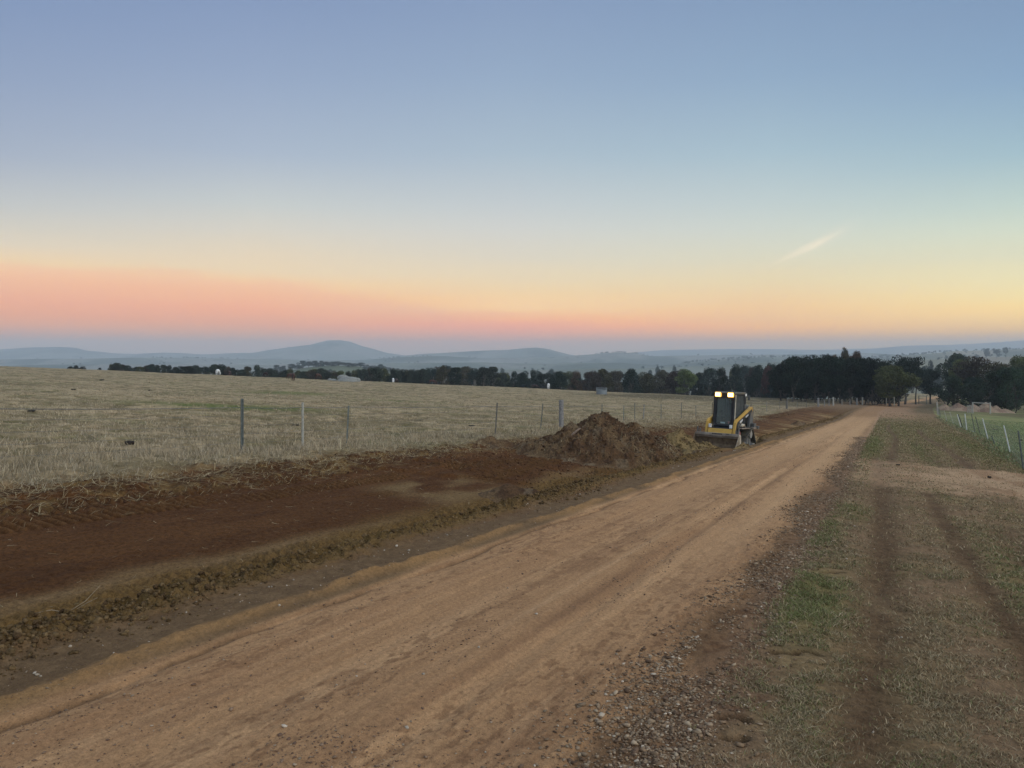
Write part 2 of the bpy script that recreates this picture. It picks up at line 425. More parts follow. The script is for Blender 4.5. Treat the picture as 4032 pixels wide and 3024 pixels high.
    put(gr * .9, [.15, .10, .066])
    put(gr * sst(.55, .7, fbm(s * 16, t * 16, 88, 2)) * .6, [.10, .058, .036])
    far_r = band(s + e * 0.3, -4.3, -0.9, .2) * sst(60, 100, t)
    put(far_r * .8, [.40, .275, .18])
    # junction soil around the bend
    put(band(s + e * 2, -12, 3, 1.5) * band(t + e * 10, 96, 210, 6) * .75, [.26, .175, .115])
    # ---- the strip between road and drain
    onn = drain_on(t)
    dkst = band(s + e * 0.10, -4.6, -3.8, 0.08) * onn
    put(dkst, [.135, .098, .066])
    put(dkst * sst(.5, .65, fbm(s * 14, t * 10, 89, 3)) * .6, [.19, .14, .095])
    wob = (fbm(t * 0.8, t * 0 + 4, 31, 3) - 0.5) * 0.22
    put(.8 * gs(s, -3.68 + wob, .035) * sst(.3, .55, fbm(t * 1.7, s * 2, 37, 3)) * onn, [.17, .11, .07])
    put(.62 * gs(s, -3.93 + wob, .095) * sst(.15, .4, fbm(t * 1.3, s * 2, 32, 3)) * onn, [.36, .235, .125])
    # ---- drain
    dr = band(s + e * 0.5, -10.95, -4.55, 0.22) * onn
    earth = np.array([.118, .058, .030])
    put(dr, earth)
    put(dr * sst(.42, .7, fbm(s * 1.1, t * 0.4, 90, 4)) * .7, [.155, .080, .043])
    put(dr * sst(.55, .7, fbm(s * 7, t * 1.4, 91, 4)) * .5, [.085, .042, .024])
    och = np.array([.25, .172, .09])
    put(band(s + e * 0.4, -6.9, -5.5, .35) * onn * .8 * (1 - .6 * sst(16, 19, t)), och * .95)
    put(gs(s + e * .5, -6.85, .22) * onn * sst(.40, .66, fbm(s * .8, t * .25, 92, 3)) * .7 * (1 - .7 * sst(15, 20, t)), [.31, .225, .165])
    put(band(s + e * .2, -5.55, -5.0, .2) * onn * .8, [.165, .105, .045])
    put(band(s + e * .25, -5.05, -4.5, .10) * onn * .9, [.18, .13, .07])
    put(band(s + e * .25, -5.6, -4.6, .10) * onn * sst(.52, .62, fbm(s * 8, t * 7, 93, 3)) * .5, [.10, .065, .03])
    pl = band(s, -8.6, -6.9, .3) * band(t, 11.6, 14.3, .6) * sst(.42, .6, fbm(s, t * .6, 94, 3)); put(pl * .8, [.27, .2, .135])
    # far side of the loader: drag marks of pale subsoil across the drain
    pb = band(s + e, -9.6, -5.7, .5) * band(t, 37, 112, 4)
    put(pb * sst(.52, .66, fbm(t * .9 + s * 0.9, s * .35, 95, 4)) * .9 * sst(-9.5, -6.5, s), [.40, .31, .215])
    put(pb * sst(.46, .6, fbm(t * 1.3 + s * 1.2, s * .5, 96, 3)) * .5, [.26, .155, .09])
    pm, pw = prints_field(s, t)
    put(pm * sst(.1, .8, -pw) * .55, [.062, .034, .019]); put(pm * sst(.2, .9, pw) * .35, [.21, .135, .08])  # shading painted into the prints: grooves darkened, ridges lightened
    # torn lip
    lip = band(s + e * .8, -11.5, -9.9, .3) * onn
    put(lip * sst(.46, .6, fbm(s * 5, t * 3, 97, 3)) * .6, [.25, .18, .10])
    put(lip * sst(.5, .62, fbm(s * 4 + 5, t * 2.5, 98, 3)) * .55, [.07, .036, .022])
    # far hills
    fr = sst(330, 520, r)
    put(fr, [.20, .185, .14])
    put(fr * sst(.45, .6, fbm(X / 160, Y / 160, 99, 4)) * .8, [.13, .14, .09])
    put(fr * sst(.50, .60, fbm(X / 210 + 40, Y / 260, 100, 5)) * sst(1400, 2600, r), [.06, .075, .045])
    kn = np.exp(-((X + 148) / 130) ** 2 - ((Y - 850) / 85) ** 2)
    put(np.minimum(1, kn * 1.6), [.125, .135, .075])
    # dark crescents coloured into the hoof hollows
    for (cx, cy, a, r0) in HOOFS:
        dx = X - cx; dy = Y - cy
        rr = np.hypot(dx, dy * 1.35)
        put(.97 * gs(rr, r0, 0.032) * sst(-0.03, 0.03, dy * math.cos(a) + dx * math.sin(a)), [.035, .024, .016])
    wv = sst(-1.15, -.75, s); wr = band(s, -4.6, -.95, .2); wd = band(s, -10.9, -4.6, .2) * onn; wf = np.clip(1 - wv - wr - wd, 0, 1) * (1 - fr)
    W = wv[:, None] * np.array([1.36, 1.14, .90]) + wr[:, None] * np.array([1.06, .86, .60]) + wd[:, None] * np.array([.84, .70, .43]) + wf[:, None] * np.array([.89, .78, .61])
    tot = (wv + wr + wd + wf)[:, None]
    C = C * (W + np.clip(1 - tot, 0, 1))
    return np.clip(C, 0.004, 0.9)

def rd_far_green(s, t): return sst(-.85, -.6, s) * sst(26, 34, t) * (1 - sst(75, 120, t + 25 * (fbm(s, t * .3, 193, 2) - .5))) * (.4 + .9 * fbm(s * 1.2, t * .4, 194, 3))

def verge_green(s, t):
    g = sst(.58, .75, fbm(s * 1.1, t * .7, 110, 3)) * .25
    for (cs, ct, ws, wt, a) in ((-.58, 6.9, .32, 1.3, 1.3), (-.72, 10.6, .2, 2.6, .9), (-.5, 12.8, .4, 1.1, .7), (1.55, 4.9, .55, 1.0, 1.1), (1.2, 8.8, .35, 3.2, .7), (2.1, 9.5, .5, 3.0, .8),
                                (-.55, 35, .5, 12, 1.1), (1.1, 33, .35, 10, .7), (3.3, 40, .8, 22, .8), (.9, 60, 3.5, 28, .5), (.1, 3.6, .3, .6, .5)):
        g = np.maximum(g, a * np.exp(-((s - cs) / ws) ** 2 - ((t - ct) / wt) ** 2))
    return np.clip(g, 0, 1)

GREEN = []
for (px, py, w, d) in ((1140, 1549, 5.0, 5.0), (1040, 1610, 3.2, 2.2), (790, 1600, 3.5, 1.6), (1560, 1582, 3.0, 2.5), (3000, 1600, 1, 1)):
    p = at(px, py); GREEN.append((p[0], p[1], w, d))

# ------------------------------------------------------------------ ground sheet
def build_ground():
    A0 = math.radians(43)
    az = np.concatenate([np.linspace(-A0, A0, 1180), np.linspace(A0, 2 * math.pi - A0, 110)[1:-1]])
    rr = np.concatenate([np.exp(np.linspace(math.log(0.9), math.log(60), 1350)), np.exp(np.linspace(math.log(60), math.log(330), 300))[1:],
                         np.exp(np.linspace(math.log(330), math.log(9300), 250))[1:]])
    na, nr = len(az), len(rr)
    R, A = np.meshgrid(rr, az, indexing='ij')
    X = (R * np.sin(A)).ravel(); Y = (R * np.cos(A)).ravel()
    s, t = st(X, Y)
    s = np.where((Y < -60), 99.0, s)
    r = np.hypot(X, Y)
    Z = base_z(X, Y)
    near = r < 320
    Z[near] += detail(X[near], Y[near], s[near], t[near]) * (1 - sst(250, 300, r[near]))
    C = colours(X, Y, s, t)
    V = np.stack([X, Y, Z], 1)
    V = np.vstack([V, [[0, 0, 0.0]]]); C = np.vstack([C, C[:1]])
    i = np.arange(nr - 1)[:, None] * na; j = np.arange(na)[None, :]; j2 = (j + 1) % na
    Q = np.stack([(i + j), (i + j2), (i + na + j2), (i + na + j)], -1).reshape(-1, 4)
    sc_ = s[Q].mean(1); tc = t[Q].mean(1); rc = r[Q].mean(1); xc = X[Q].mean(1); yc = Y[Q].mean(1)
    zone = np.zeros(len(Q), int)                       # 0 = verge ground
    zone[(sc_ < -10.95)] = 2                           # paddock
    zone[(sc_ >= -10.95) & (sc_ < -4.55) & (tc < 150)] = 3   # drain
    zone[(sc_ >= -4.55) & (sc_ < -0.85) & (rc < 320)] = 1    # road
    zone[(sc_ > fence_r(tc)) & (rc > 6)] = 4           # pasture
    zone[(sc_ < 0) & (sc_ > -10.95) & (tc >= 150) & (zone != 1)] = 0
    zone[rc > 340] = 5
    defs = [('ground', M['verge'], 'brown verge of thin grass and wheel ruts beside the road', 'verge'),
            ('road', M['road'], 'tan dirt road with loose gravel along its edge', 'road'),
            ('paddock', M['field'], 'dry grazed paddock rising to the horizon', 'paddock'),
            ('drain', M['earth'], 'freshly cut brown earth drain beside the road', 'drain'),
            ('pasture', M['field'], 'green pasture behind the net fence', 'pasture'),
            ('hills', M['hills'], 'hazy blue hills and valley on the horizon', 'hills')]
    for k, (nm, mt, lb, ct) in enumerate(defs):
        q = Q[zone == k]
        if k == 0:
            pass
        used, inv = np.unique(q, return_inverse=True)
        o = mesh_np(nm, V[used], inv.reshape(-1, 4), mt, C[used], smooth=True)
        tag(o, lb, ct, None, 'structure')
build_ground()

# ------------------------------------------------------------------ blades, straw, stones
def blades(name, P, H, W, lean, col, segs=2, label=None, cat='grass', mat='blade', flat=0.0, parent=None, kind='stuff'):
    n = len(P)
    a = RNG.uniform(0, 2 * np.pi, n)
    side = np.stack([np.cos(a), np.sin(a), np.zeros(n)], 1) * W[:, None] * .5
    up = np.array([0, 0, 1.0])
    dirv = lean
    if segs == 1:
        V = np.stack([P - side, P + side, P + dirv * 1.0 + up * H[:, None]], 1).reshape(-1, 3)
        Fc = np.arange(3 * n).reshape(n, 3)
        Cc = np.repeat(col, 3, 0)
    else:
        mid = P + dirv * .32 + up * (H * .62)[:, None]
        tip = P + dirv * 1.0 + up * (H * 1.0)[:, None]
        V = np.stack([P - side, P + side, mid + side * .75, mid - side * .75, tip], 1).reshape(-1, 3)
        b = (np.arange(n) * 5)[:, None]
        Fc = np.concatenate([b + np.array([[0, 1, 2]]), b + np.array([[0, 2, 3]]), b + np.array([[3, 2, 4]])], 0)
        Cc = np.repeat(col, 5, 0)
    o = mesh_np(name, V, Fc, M[mat], Cc, parent=parent)
    if parent is None: tag(o, label, cat, None, kind)
    return o

def sample_polar(n, r0, r1, a0, a1, power=1.0):
    u = RNG.uniform(0, 1, n)
    r = r0 * (r1 / r0) ** (u ** power)
    a = RNG.uniform(math.radians(a0), math.radians(a1), n)
    return r * np.sin(a), r * np.cos(a), r

def mixc(n, cols, wts):
    cols = np.array(cols, float); k = RNG.choice(len(cols), n, p=np.array(wts) / sum(wts))
    return cols[k] * RNG.uniform(.7, 1.25, (n, 1))

# paddock
def paddock_grass():
    X, Y, r = sample_polar(430000, 10.5, 175, -44, 26, .85)
    s, t = st(X, Y)
    k = (s < -11.0 + (RNG.uniform(-.35, .35, len(s)))) & (Y > 2)
    tuft = fbm(X / .55, Y / .55, 120, 3)
    k &= RNG.uniform(0, 1, len(s)) < np.clip((tuft - .42) * 6.5, .05, 1)
    X, Y, r, s, t, tuft = (q[k] for q in (X, Y, r, s, t, tuft))
    Z = ground_z(X, Y)
    n = len(X)
    near = 1 - sst(12, 40, r)
    strip = np.exp(-((s + 12.6) / 1.1) ** 2)
    H = RNG.uniform(.02, .075, n) * (1 + 0.5 * near) * (0.6 + 1.1 * tuft) * (1 + .5 * strip)
    H *= np.where(RNG.uniform(0, 1, n) < .02, 2.2, 1)
    W = 0.0045 + 0.0009 * r * .55
    lean = RNG.normal(0, 1, (n, 3)) * (H * .55)[:, None]; lean[:, 2] = 0
    g = sst(.54, .72, fbm(X / 5.0 + 9, Y / 3.0, 74, 4)) * .42
    for (gx, gy, w, d) in GREEN:
        g = np.maximum(g, np.exp(-((X - gx) / w) ** 2 - ((Y - gy) / d) ** 2) * 1.6)
    col = mixc(n, [[.42, .335, .22], [.32, .26, .17], [.23, .19, .12], [.52, .43, .29]], [3, 4, 3, .7])
    gc = mixc(n, [[.17, .20, .08], [.24, .24, .12]], [1, 1])
    kk = RNG.uniform(0, 1, n) < g
    col[kk] = gc[kk]
    H[kk] *= .6
    blades('dry_grass', np.stack([X, Y, Z - .01], 1), H, W, lean, col, 1, 'short dry grass covering the grazed paddock', 'grass')
paddock_grass()

def tall_tufts():
    """standing bleached stalks along the fence foot"""
    P = []; Hs = []
    for k in range(7400):
        fld = k > 380
        t0 = 4 + 70 * RNG.uniform() ** 1.5; s0 = RNG.choice([-12.9, -12.5, -13.2, -11.9, -11.6, -14.2, -15.5]) + RNG.normal(0, .35)
        if fld:
            r_ = 12 * (13.0 ** RNG.uniform()); a_ = RNG.uniform(-.72, .40); xx, yy = r_ * math.sin(a_), r_ * math.cos(a_); s0 = (xx - .487 * yy) / SQ; t0 = (.487 * xx + yy) / SQ
            if s0 > -11.6: continue
        Yc = (t0 - .487 * s0) / SQ; Xc = (s0 + .487 * t0) / SQ
        m = int(RNG.integers(8, 26)); h = RNG.uniform(.12, .34) if not fld else RNG.uniform(.06, .17)
        P.append(np.stack([Xc + RNG.normal(0, .10, m), Yc + RNG.normal(0, .10, m)], 1)); Hs.append(RNG.uniform(.4, 1.1, m) * h)
    P = np.concatenate(P); H = np.concatenate(Hs); n = len(P)
    Z = ground_z(P[:, 0], P[:, 1]) - .01
    lean = RNG.normal(0, 1, (n, 3)) * (H * .4)[:, None]; lean[:, 2] = 0
    r = np.hypot(P[:, 0], P[:, 1])
    col = mixc(n, [[.47, .365, .225], [.35, .27, .165], [.55, .44, .27], [.22, .165, .10]], [3, 3, 1, 1.4])
    blades('grass_tussocks', np.column_stack([P, Z]), H, .003 + .00035 * r, lean, col, 2, 'bleached tall grass stalks along the foot of the paddock fence', 'tall grass')
tall_tufts()

def strands(name, n, fs, ft, L0, L1, along, lift, cols, wts, label, cat, zfun=ground_z, w0=.0035, XY=None):
    if XY is None:
        s0 = fs(n); t0 = ft(n)
        X = (s0 + .487 * t0) / SQ; Y = (t0 - .487 * s0) / SQ
    else:
        X, Y = XY; n = len(X)
    ang = RNG.normal(math.atan2(1, .487), along, n) + RNG.integers(0, 2, n) * np.pi
    L = RNG.uniform(L0, L1, n); cur = RNG.normal(0, .7, n)
    ws = np.stack([np.cos(ang + np.pi / 2), np.sin(ang + np.pi / 2), np.full(n, .3)], 1)
    r = np.hypot(X, Y); w = w0 + .00022 * r
    pts = []
    px, py, an = X.copy(), Y.copy(), ang.copy()
    hz = RNG.uniform(.002, lift, n); tilt = RNG.normal(0, .35, n) * lift * 6
    for k in range(4):
        z = zfun(px, py) + hz + tilt * (k / 3.0) * L
        pts.append(np.stack([px, py, z], 1))
        px = px + np.cos(an) * L / 3; py = py + np.sin(an) * L / 3; an = an + cur / 3
    V = []
    for k in range(4):
        f = (w * (1, .9, .7, .25)[k])[:, None] * ws
        V += [pts[k] - f * .5, pts[k] + f * .5]
    V = np.stack(V, 1).reshape(-1, 3)
    b = (np.arange(n) * 8)[:, None]
    Fc = np.concatenate([b + np.array([[0, 1, 3, 2]]) + 2 * k for k in range(3)], 0)
    col = np.repeat(mixc(n, cols, wts), 8, 0)
    o = mesh_np(name, V, Fc, M['blade'], col)
    return tag(o, label, cat, None, 'stuff')

STRAW = [[.46, .35, .18], [.34, .25, .13], [.56, .44, .25], [.22, .155, .085]]
strands('straw', 30000, lambda n: -11.0 + RNG.normal(0, .5, n) + .25 * RNG.normal(0, 1, n) ** 2 * RNG.choice([0, 1], n), lambda n: 3 + 70 * RNG.uniform(0, 1, n) ** 1.35,
        .07, .30, .60, .05, STRAW, [3, 4, 1, 3], 'tangled yellow straw along the torn edge of the paddock', 'straw', w0=.0016)
strands('loose_straw', 800, lambda n: RNG.uniform(-10.2, -5.2, n), lambda n: 3 + 30 * RNG.uniform(0, 1, n) ** 1.3,
        .04, .16, 1.5, .012, STRAW, [2, 3, 3, 1], 'stray straws scattered over the bare drain', 'straw', w0=.0014)

def verge_grass():
    X, Y, r = sample_polar(950000, 2.6, 135, 6, 44, 1.0)
    s, t = st(X, Y)
    g = verge_green(s, t)
    thick = .42 + .45 * sst(.40, .60, fbm(s * 1.3, t * 1.1, 76, 4)) + .9 * g
    cr = band(t + (s - 0.5) * 0.45 + (fbm(s * 1.7, t * 0.9, 70, 4) - .5) * 2.6, 17.4, 25.0, 0.9)
    rut = np.zeros(len(s))
    for k, (c, w, d, t0, t1) in enumerate(((-0.18, .20, .030, -5, 27), (0.25, .22, .028, 24, 75), (0.85, .16, .025, 5, 17), (2.0, .26, .035, 24, 62))):
        rut = np.maximum(rut, gs(s, c + 0.14 * np.sin(t * 0.16 + k), w) * band(t, t0, t1, .8))
    p = thick * (1 - .9 * cr * (.5 + .5 * sst(-.2, 2.0, s))) * (1 - .94 * rut) * sst(-.92, -.6, s)
    p *= np.clip((fbm(s * 7, t * 7, 130, 3) - .30) * 4, .05, 1) * (1 - sst(70, 125, r + 30 * (fbm(s, t * .3, 131, 2) - .5)))
    for (cx, cy, a_, r0) in HOOFS: p = np.where((X - cx) ** 2 + (Y - cy) ** 2 < .17 ** 2, 0, p)
    k = (RNG.uniform(0, 1, len(s)) < p) & (s < fence_r(t) + .4)
    X, Y, r, s, t, g = (q[k] for q in (X, Y, r, s, t, g))
    n = len(X); Z = ground_z(X, Y) - .004
    H = RNG.uniform(.008, .023, n) * (1 + .5 * g) + .0005 * r
    W = .0018 + .00065 * r
    lean = RNG.normal(0, 1, (n, 3)) * (H * 1.1)[:, None]; lean[:, 2] = 0
    col = mixc(n, [[.34, .245, .13], [.25, .18, .098], [.44, .33, .19], [.20, .155, .078]], [3, 3, 1, 2])
    gc = mixc(n, [[.135, .145, .048], [.19, .185, .068], [.26, .225, .10]], [3, 3, 1])
    kk = RNG.uniform(0, 1, n) < g * .85
    col[kk] = gc[kk]
    blades('verge_grass', np.stack([X, Y, Z], 1), H, W, lean, col, 2, 'thin short grass, part green part dry, on the verge', 'grass')
verge_grass()

def pasture_grass():
    X, Y, r = sample_polar(90000, 15, 110, 26, 44)
    s, t = st(X, Y)
    k = s > fence_r(t) - .45
    X, Y, r = X[k], Y[k], r[k]; n = len(X)
    H = RNG.uniform(.03, .07, n) * (1 + 2.2 * np.exp(-((s[k] - fence_r(t[k])) / .25) ** 2) * RNG.uniform(0, 1, n))
    lean = RNG.normal(0, 1, (n, 3)) * (H * .6)[:, None]; lean[:, 2] = 0
    col = mixc(n, [[.16, .205, .085], [.22, .245, .12], [.30, .29, .16]], [3, 3, 1])
    blades('pasture_grass', np.stack([X, Y, ground_z(X, Y) - .005], 1), H, .004 + .0009 * r, lean, col, 1, 'short green grass of the fenced pasture', 'grass')
pasture_grass()

# stones: squashed, broken icosahedra
_ph = (1 + 5 ** .5) / 2
ICO_V = np.array([(-1, _ph, 0), (1, _ph, 0), (-1, -_ph, 0), (1, -_ph, 0), (0, -1, _ph), (0, 1, _ph), (0, -1, -_ph), (0, 1, -_ph), (_ph, 0, -1), (_ph, 0, 1), (-_ph, 0, -1), (-_ph, 0, 1)]) / math.hypot(1, _ph)
ICO_F = np.array([(0, 11, 5), (0, 5, 1), (0, 1, 7), (0, 7, 10), (0, 10, 11), (1, 5, 9), (5, 11, 4), (11, 10, 2), (10, 7, 6), (7, 1, 8), (3, 9, 4), (3, 4, 2), (3, 2, 6), (3, 6, 8), (3, 8, 9), (4, 9, 5), (2, 4, 11), (6, 2, 10), (8, 6, 7), (9, 8, 1)])

def rocks(name, P, R, col, flat=(.35, .8), label=None, cat='gravel', mat='stone', sink=.3, lump=.28):
    n = len(P)
    V = ICO_V[None] * (1 + RNG.uniform(-lump, lump, (n, 12, 1)))
    V = V * np.stack([np.ones(n), RNG.uniform(.55, 1, n), RNG.uniform(flat[0], flat[1], n)], 1)[:, None, :]
    tl = RNG.normal(0, .25, n)
    c, s_ = np.cos(tl)[:, None], np.sin(tl)[:, None]
    V = np.stack([V[..., 0] * c - V[..., 2] * s_, V[..., 1], V[..., 0] * s_ + V[..., 2] * c], -1)
    a = RNG.uniform(0, 6.28, n); c, s_ = np.cos(a)[:, None], np.sin(a)[:, None]
    V = np.stack([V[..., 0] * c - V[..., 1] * s_, V[..., 0] * s_ + V[..., 1] * c, V[..., 2]], -1)
    V = V * R[:, None, None]
    V[..., 2] += (R * sink)[:, None]
    V = (V + P[:, None, :]).reshape(-1, 3)
    Fc = (np.arange(n)[:, None, None] * 12 + ICO_F[None]).reshape(-1, 3)
    o = mesh_np(name, V, Fc, M[mat], np.repeat(col, 12, 0))
    return tag(o, label, cat, None, 'stuff')

def place_st(s0, t0):
    X = (s0 + .487 * t0) / SQ; Y = (t0 - .487 * s0) / SQ
    return X, Y

def gravel():
    n = 85000
    t0 = 1.8 + 40 * RNG.uniform(0, 1, n) ** 2.7
    s0 = -.98 + RNG.normal(0, .185, n) + .12 * np.sin(t0 * .9)
    stray = RNG.uniform(0, 1, n) < .22
    s0 = np.where(stray, RNG.uniform(-4.4, -.5, n), s0)
    lane = (RNG.uniform(0, 1, n) < .10); s0 = np.where(lane, -2.2 + RNG.normal(0, .2, n), s0)
    k = (fbm(s0 * 3, t0 * 1.2, 140, 2) + RNG.uniform(-.12, .12, n)) > np.where(s0 < -1.6, .52, .40)
    s0, t0 = s0[k], t0[k]; n = len(s0)
    X, Y = place_st(s0, t0)
    R = np.clip(RNG.lognormal(math.log(.0060), .48, n), .003, .022) * (1 + .014 * t0)
    R = np.where((s0 < -1.6), R * .62, R)
    col = mixc(n, [[.22, .14, .078], [.14, .085, .05], [.29, .20, .12], [.50, .39, .27], [.36, .26, .16]], [6, 5, 4, .5, 1.8])
    onr = s0 < -1.7; col[onr] = mixc(int(onr.sum()), [[.22, .14, .085], [.15, .088, .055], [.32, .23, .145]], [3, 3, 1])
    rocks('gravel', np.stack([X, Y, ground_z(X, Y)], 1), R, col, flat=(.22, .5), lump=.45, label='loose brown gravel spread along the road edge', cat='gravel')
gravel()

def quartz():
    n = 300
    t0 = 2.2 + 26 * RNG.uniform(0, 1, n) ** 1.7
    s0 = np.where(RNG.uniform(0, 1, n) < .62, -4.35 + RNG.normal(0, .17, n), RNG.uniform(-4.2, 0.6, n))
    X, Y = place_st(s0, t0)
    R = np.clip(RNG.lognormal(math.log(.008), .45, n), .003, .022)
    rocks('pale_stones', np.stack([X, Y, ground_z(X, Y)], 1), R, mixc(n, [[.46, .38, .28], [.34, .27, .19]], [1, 1]), label='scattered pale stones on the dark strip by the drain', cat='stones')
quartz()

def clods():
    n = 42000
    t0 = 2.5 + 95 * RNG.uniform(0, 1, n) ** 2.0
    s0 = -4.80 + RNG.normal(0, .17, n) + .1 * np.sin(t0 * .7)
    k = RNG.uniform(0, 1, n) < .20
    s0 = np.where(k, RNG.uniform(-6.3, -4.9, n), s0)
    k2 = RNG.uniform(0, 1, n) < .16
    _bk = RNG.uniform(0, 1, n) < band(t0, 25.0, 33.0, 1.0)
    t0 = np.where(_bk, t0 * .4, t0)
    s0 = np.where(k2, RNG.uniform(-10.9, -9.7, n), s0)
    k3 = (RNG.uniform(0, 1, n) < .10)
    s0 = np.where(k3, RNG.uniform(-9.8, -6, n), s0); t0 = np.where(k3, RNG.uniform(14.5, 24, n), t0)
    X, Y = place_st(s0, t0)
    R = np.clip(RNG.lognormal(math.log(.0080), .55, n), .0035, .030) * (1 + .012 * t0)
    col = mixc(n, [[.20, .125, .055], [.155, .095, .04], [.11, .065, .03]], [3, 3, 2])
    up = s0 < -6.6
    col[up] = mixc(int(up.sum()), [[.085, .04, .02], [.11, .055, .028]], [1, 1])
    rocks('soil_clods', np.stack([X, Y, ground_z(X, Y)], 1), R, col, flat=(.6, .95), label='crumbled clods of soil heaped along the drain edge', cat='soil clods', mat='earth', sink=.25, lump=.38)
clods()
# ------------------------------------------------------------------ mesh builder for made things
class MB:
    def __init__(self): self.v = []; self.f = []
    def add(self, vs, fs):
        b = len(self.v); self.v += [tuple(p) for p in vs]; self.f += [tuple(i + b for i in f) for f in fs]; return self
    def box(self, c, s, rot=None):
        vs = [Vector((sx * s[0] / 2, sy * s[1] / 2, sz * s[2] / 2)) for sz in (-1, 1) for sy in (-1, 1) for sx in (-1, 1)]
        if rot: vs = [Matrix.Rotation(rot[1], 3, rot[0]) @ v for v in vs]
        c = Vector(c)
        return self.add([v + c for v in vs], [(0, 2, 3, 1), (4, 5, 7, 6), (0, 1, 5, 4), (2, 6, 7, 3), (0, 4, 6, 2), (1, 3, 7, 5)])
    def prism(self, poly, y0, y1):
        """polygon in x,z pushed out from y0 to y1"""
        n = len(poly)
        vs = [(x, y0, z) for x, z in poly] + [(x, y1, z) for x, z in poly]
        fs = [tuple(range(n)), tuple(range(2 * n - 1, n - 1, -1))] + [(i, n + i, n + (i + 1) % n, (i + 1) % n) for i in range(n)]
        return self.add(vs, fs)
    def prismx(self, poly, x0, x1):
        n = len(poly)
        vs = [(x0, y, z) for y, z in poly] + [(x1, y, z) for y, z in poly]
        fs = [tuple(range(n)), tuple(range(2 * n - 1, n - 1, -1))] + [(i, n + i, n + (i + 1) % n, (i + 1) % n) for i in range(n)]
        return self.add(vs, fs)
    def tube(self, pts, r, n=8, caps=True):
        pts = [Vector(p) for p in pts]; m = len(pts)
        rs = r if isinstance(r, (list, tuple)) else [r] * m
        vs = []; ref = None
        for i, p in enumerate(pts):
            d = (pts[min(i + 1, m - 1)] - pts[max(i - 1, 0)]).normalized()
            if ref is None: ref = Vector((0, 0, 1)) if abs(d.z) < .9 else Vector((1, 0, 0))
            a = d.cross(ref).normalized(); b = a.cross(d).normalized(); ref = b
            for k in range(n):
                th = 2 * math.pi * k / n
                vs.append(p + (a * math.cos(th) + b * math.sin(th)) * rs[i])
        fs = [(i * n + k, i * n + (k + 1) % n, (i + 1) * n + (k + 1) % n, (i + 1) * n + k) for i in range(m - 1) for k in range(n)]
        if caps: fs += [tuple(range(n - 1, -1, -1)), tuple(range((m - 1) * n, m * n))]
        return self.add(vs, fs)
    def mesh(self, name, mat):
        me = bpy.data.meshes.new(name); me.from_pydata(self.v, [], self.f); me.update()
        if mat: me.materials.append(mat)
        return me
    def build(self, name, mat, parent=None, bevel=0.0, smooth=False):
        me = self.mesh(name, mat)
        if smooth: me.polygons.foreach_set('use_smooth', [True] * len(me.polygons))
        o = bpy.data.objects.new(name, me); COL.objects.link(o)
        if parent: o.parent = parent
        if bevel:
            md = o.modifiers.new('bevel', 'BEVEL'); md.width = bevel; md.segments = 2; md.limit_method = 'ANGLE'
        return o

# ------------------------------------------------------------------ heaps of soil
def heap(name, cx, cy, w, d, hfun, label, cat, mat, cfun, step=.03, lump=.10, seed=200, rough=1.0):
    """local heightfield: hfun(x, y) = height above the ground"""
    nx, ny = int(w / step), int(d / step)
    xs = np.linspace(-w / 2, w / 2, nx); ys = np.linspace(-d / 2, d / 2, ny)
    gx, gy = np.meshgrid(xs, ys)
    gx = gx.ravel(); gy = gy.ravel()
    X = cx + gx; Y = cy + gy
    h = hfun(gx, gy)
    base = smooth_z(X, Y) if True else 0
    amp = np.clip(h / .12, 0, 1)
    b1 = 1 - np.abs(fbm(X / .42, Y / .42, seed, 4) - .5) * 3.0
    b2 = 1 - np.abs(fbm(X / .13, Y / .13, seed + 3, 3) - .5) * 3.2
    b3 = fbm(X / .055, Y / .055, seed + 5, 2) - .5
    dz = (lump * (b1 - .4) + lump * .55 * (b2 - .4) + lump * .5 * b3) * rough
    z = base + np.where(h > 0, h, np.maximum(h, -.25)) + dz * amp
    # push sideways a little, so that lumps overhang
    qx = gx + amp * lump * .5 * (fbm(X / .2, Y / .2 + z * 3, seed + 7, 3) - .5) * 2
    qy = gy + amp * lump * .5 * (fbm(X / .2 + z * 3, Y / .2, seed + 9, 3) - .5) * 2
    C = cfun(X, Y, h, b1, b2)
    bz = float(smooth_z(cx, cy))
    V = np.stack([qx, qy, z - bz], 1)
    i = np.arange(ny - 1)[:, None] * nx; j = np.arange(nx - 1)[None, :]
    Q = np.stack([i + j, i + j + 1, i + nx + j + 1, i + nx + j], -1).reshape(-1, 4)
    keep = (h[Q].max(1) > -.06)
    Q = Q[keep]; used, inv = np.unique(Q, return_inverse=True)
    o = mesh_np(name, V[used], inv.reshape(-1, 4), M[mat], C[used], smooth=True)
    o.location = (cx, cy, bz)
    return tag(o, label, cat)

def cone(x, y, cx, cy, H, rx, ry=None, p=1.25, rot=0.0):
    ry = ry or rx
    dx, dy = x - cx, y - cy
    if rot: dx, dy = dx * math.cos(rot) + dy * math.sin(rot), -dx * math.sin(rot) + dy * math.cos(rot)
    d = np.sqrt((dx / rx) ** 2 + (dy / ry) ** 2 + .004)
    return H * (1 - d ** (1 / p) * 1.0) if p < 1 else H * (1.0 - d) * 1.0 + H * .12 * np.exp(-(d / .35) ** 2)

def smax(*a):
    k = 14.0
    return np.log(sum(np.exp(k * q) for q in a)) / k

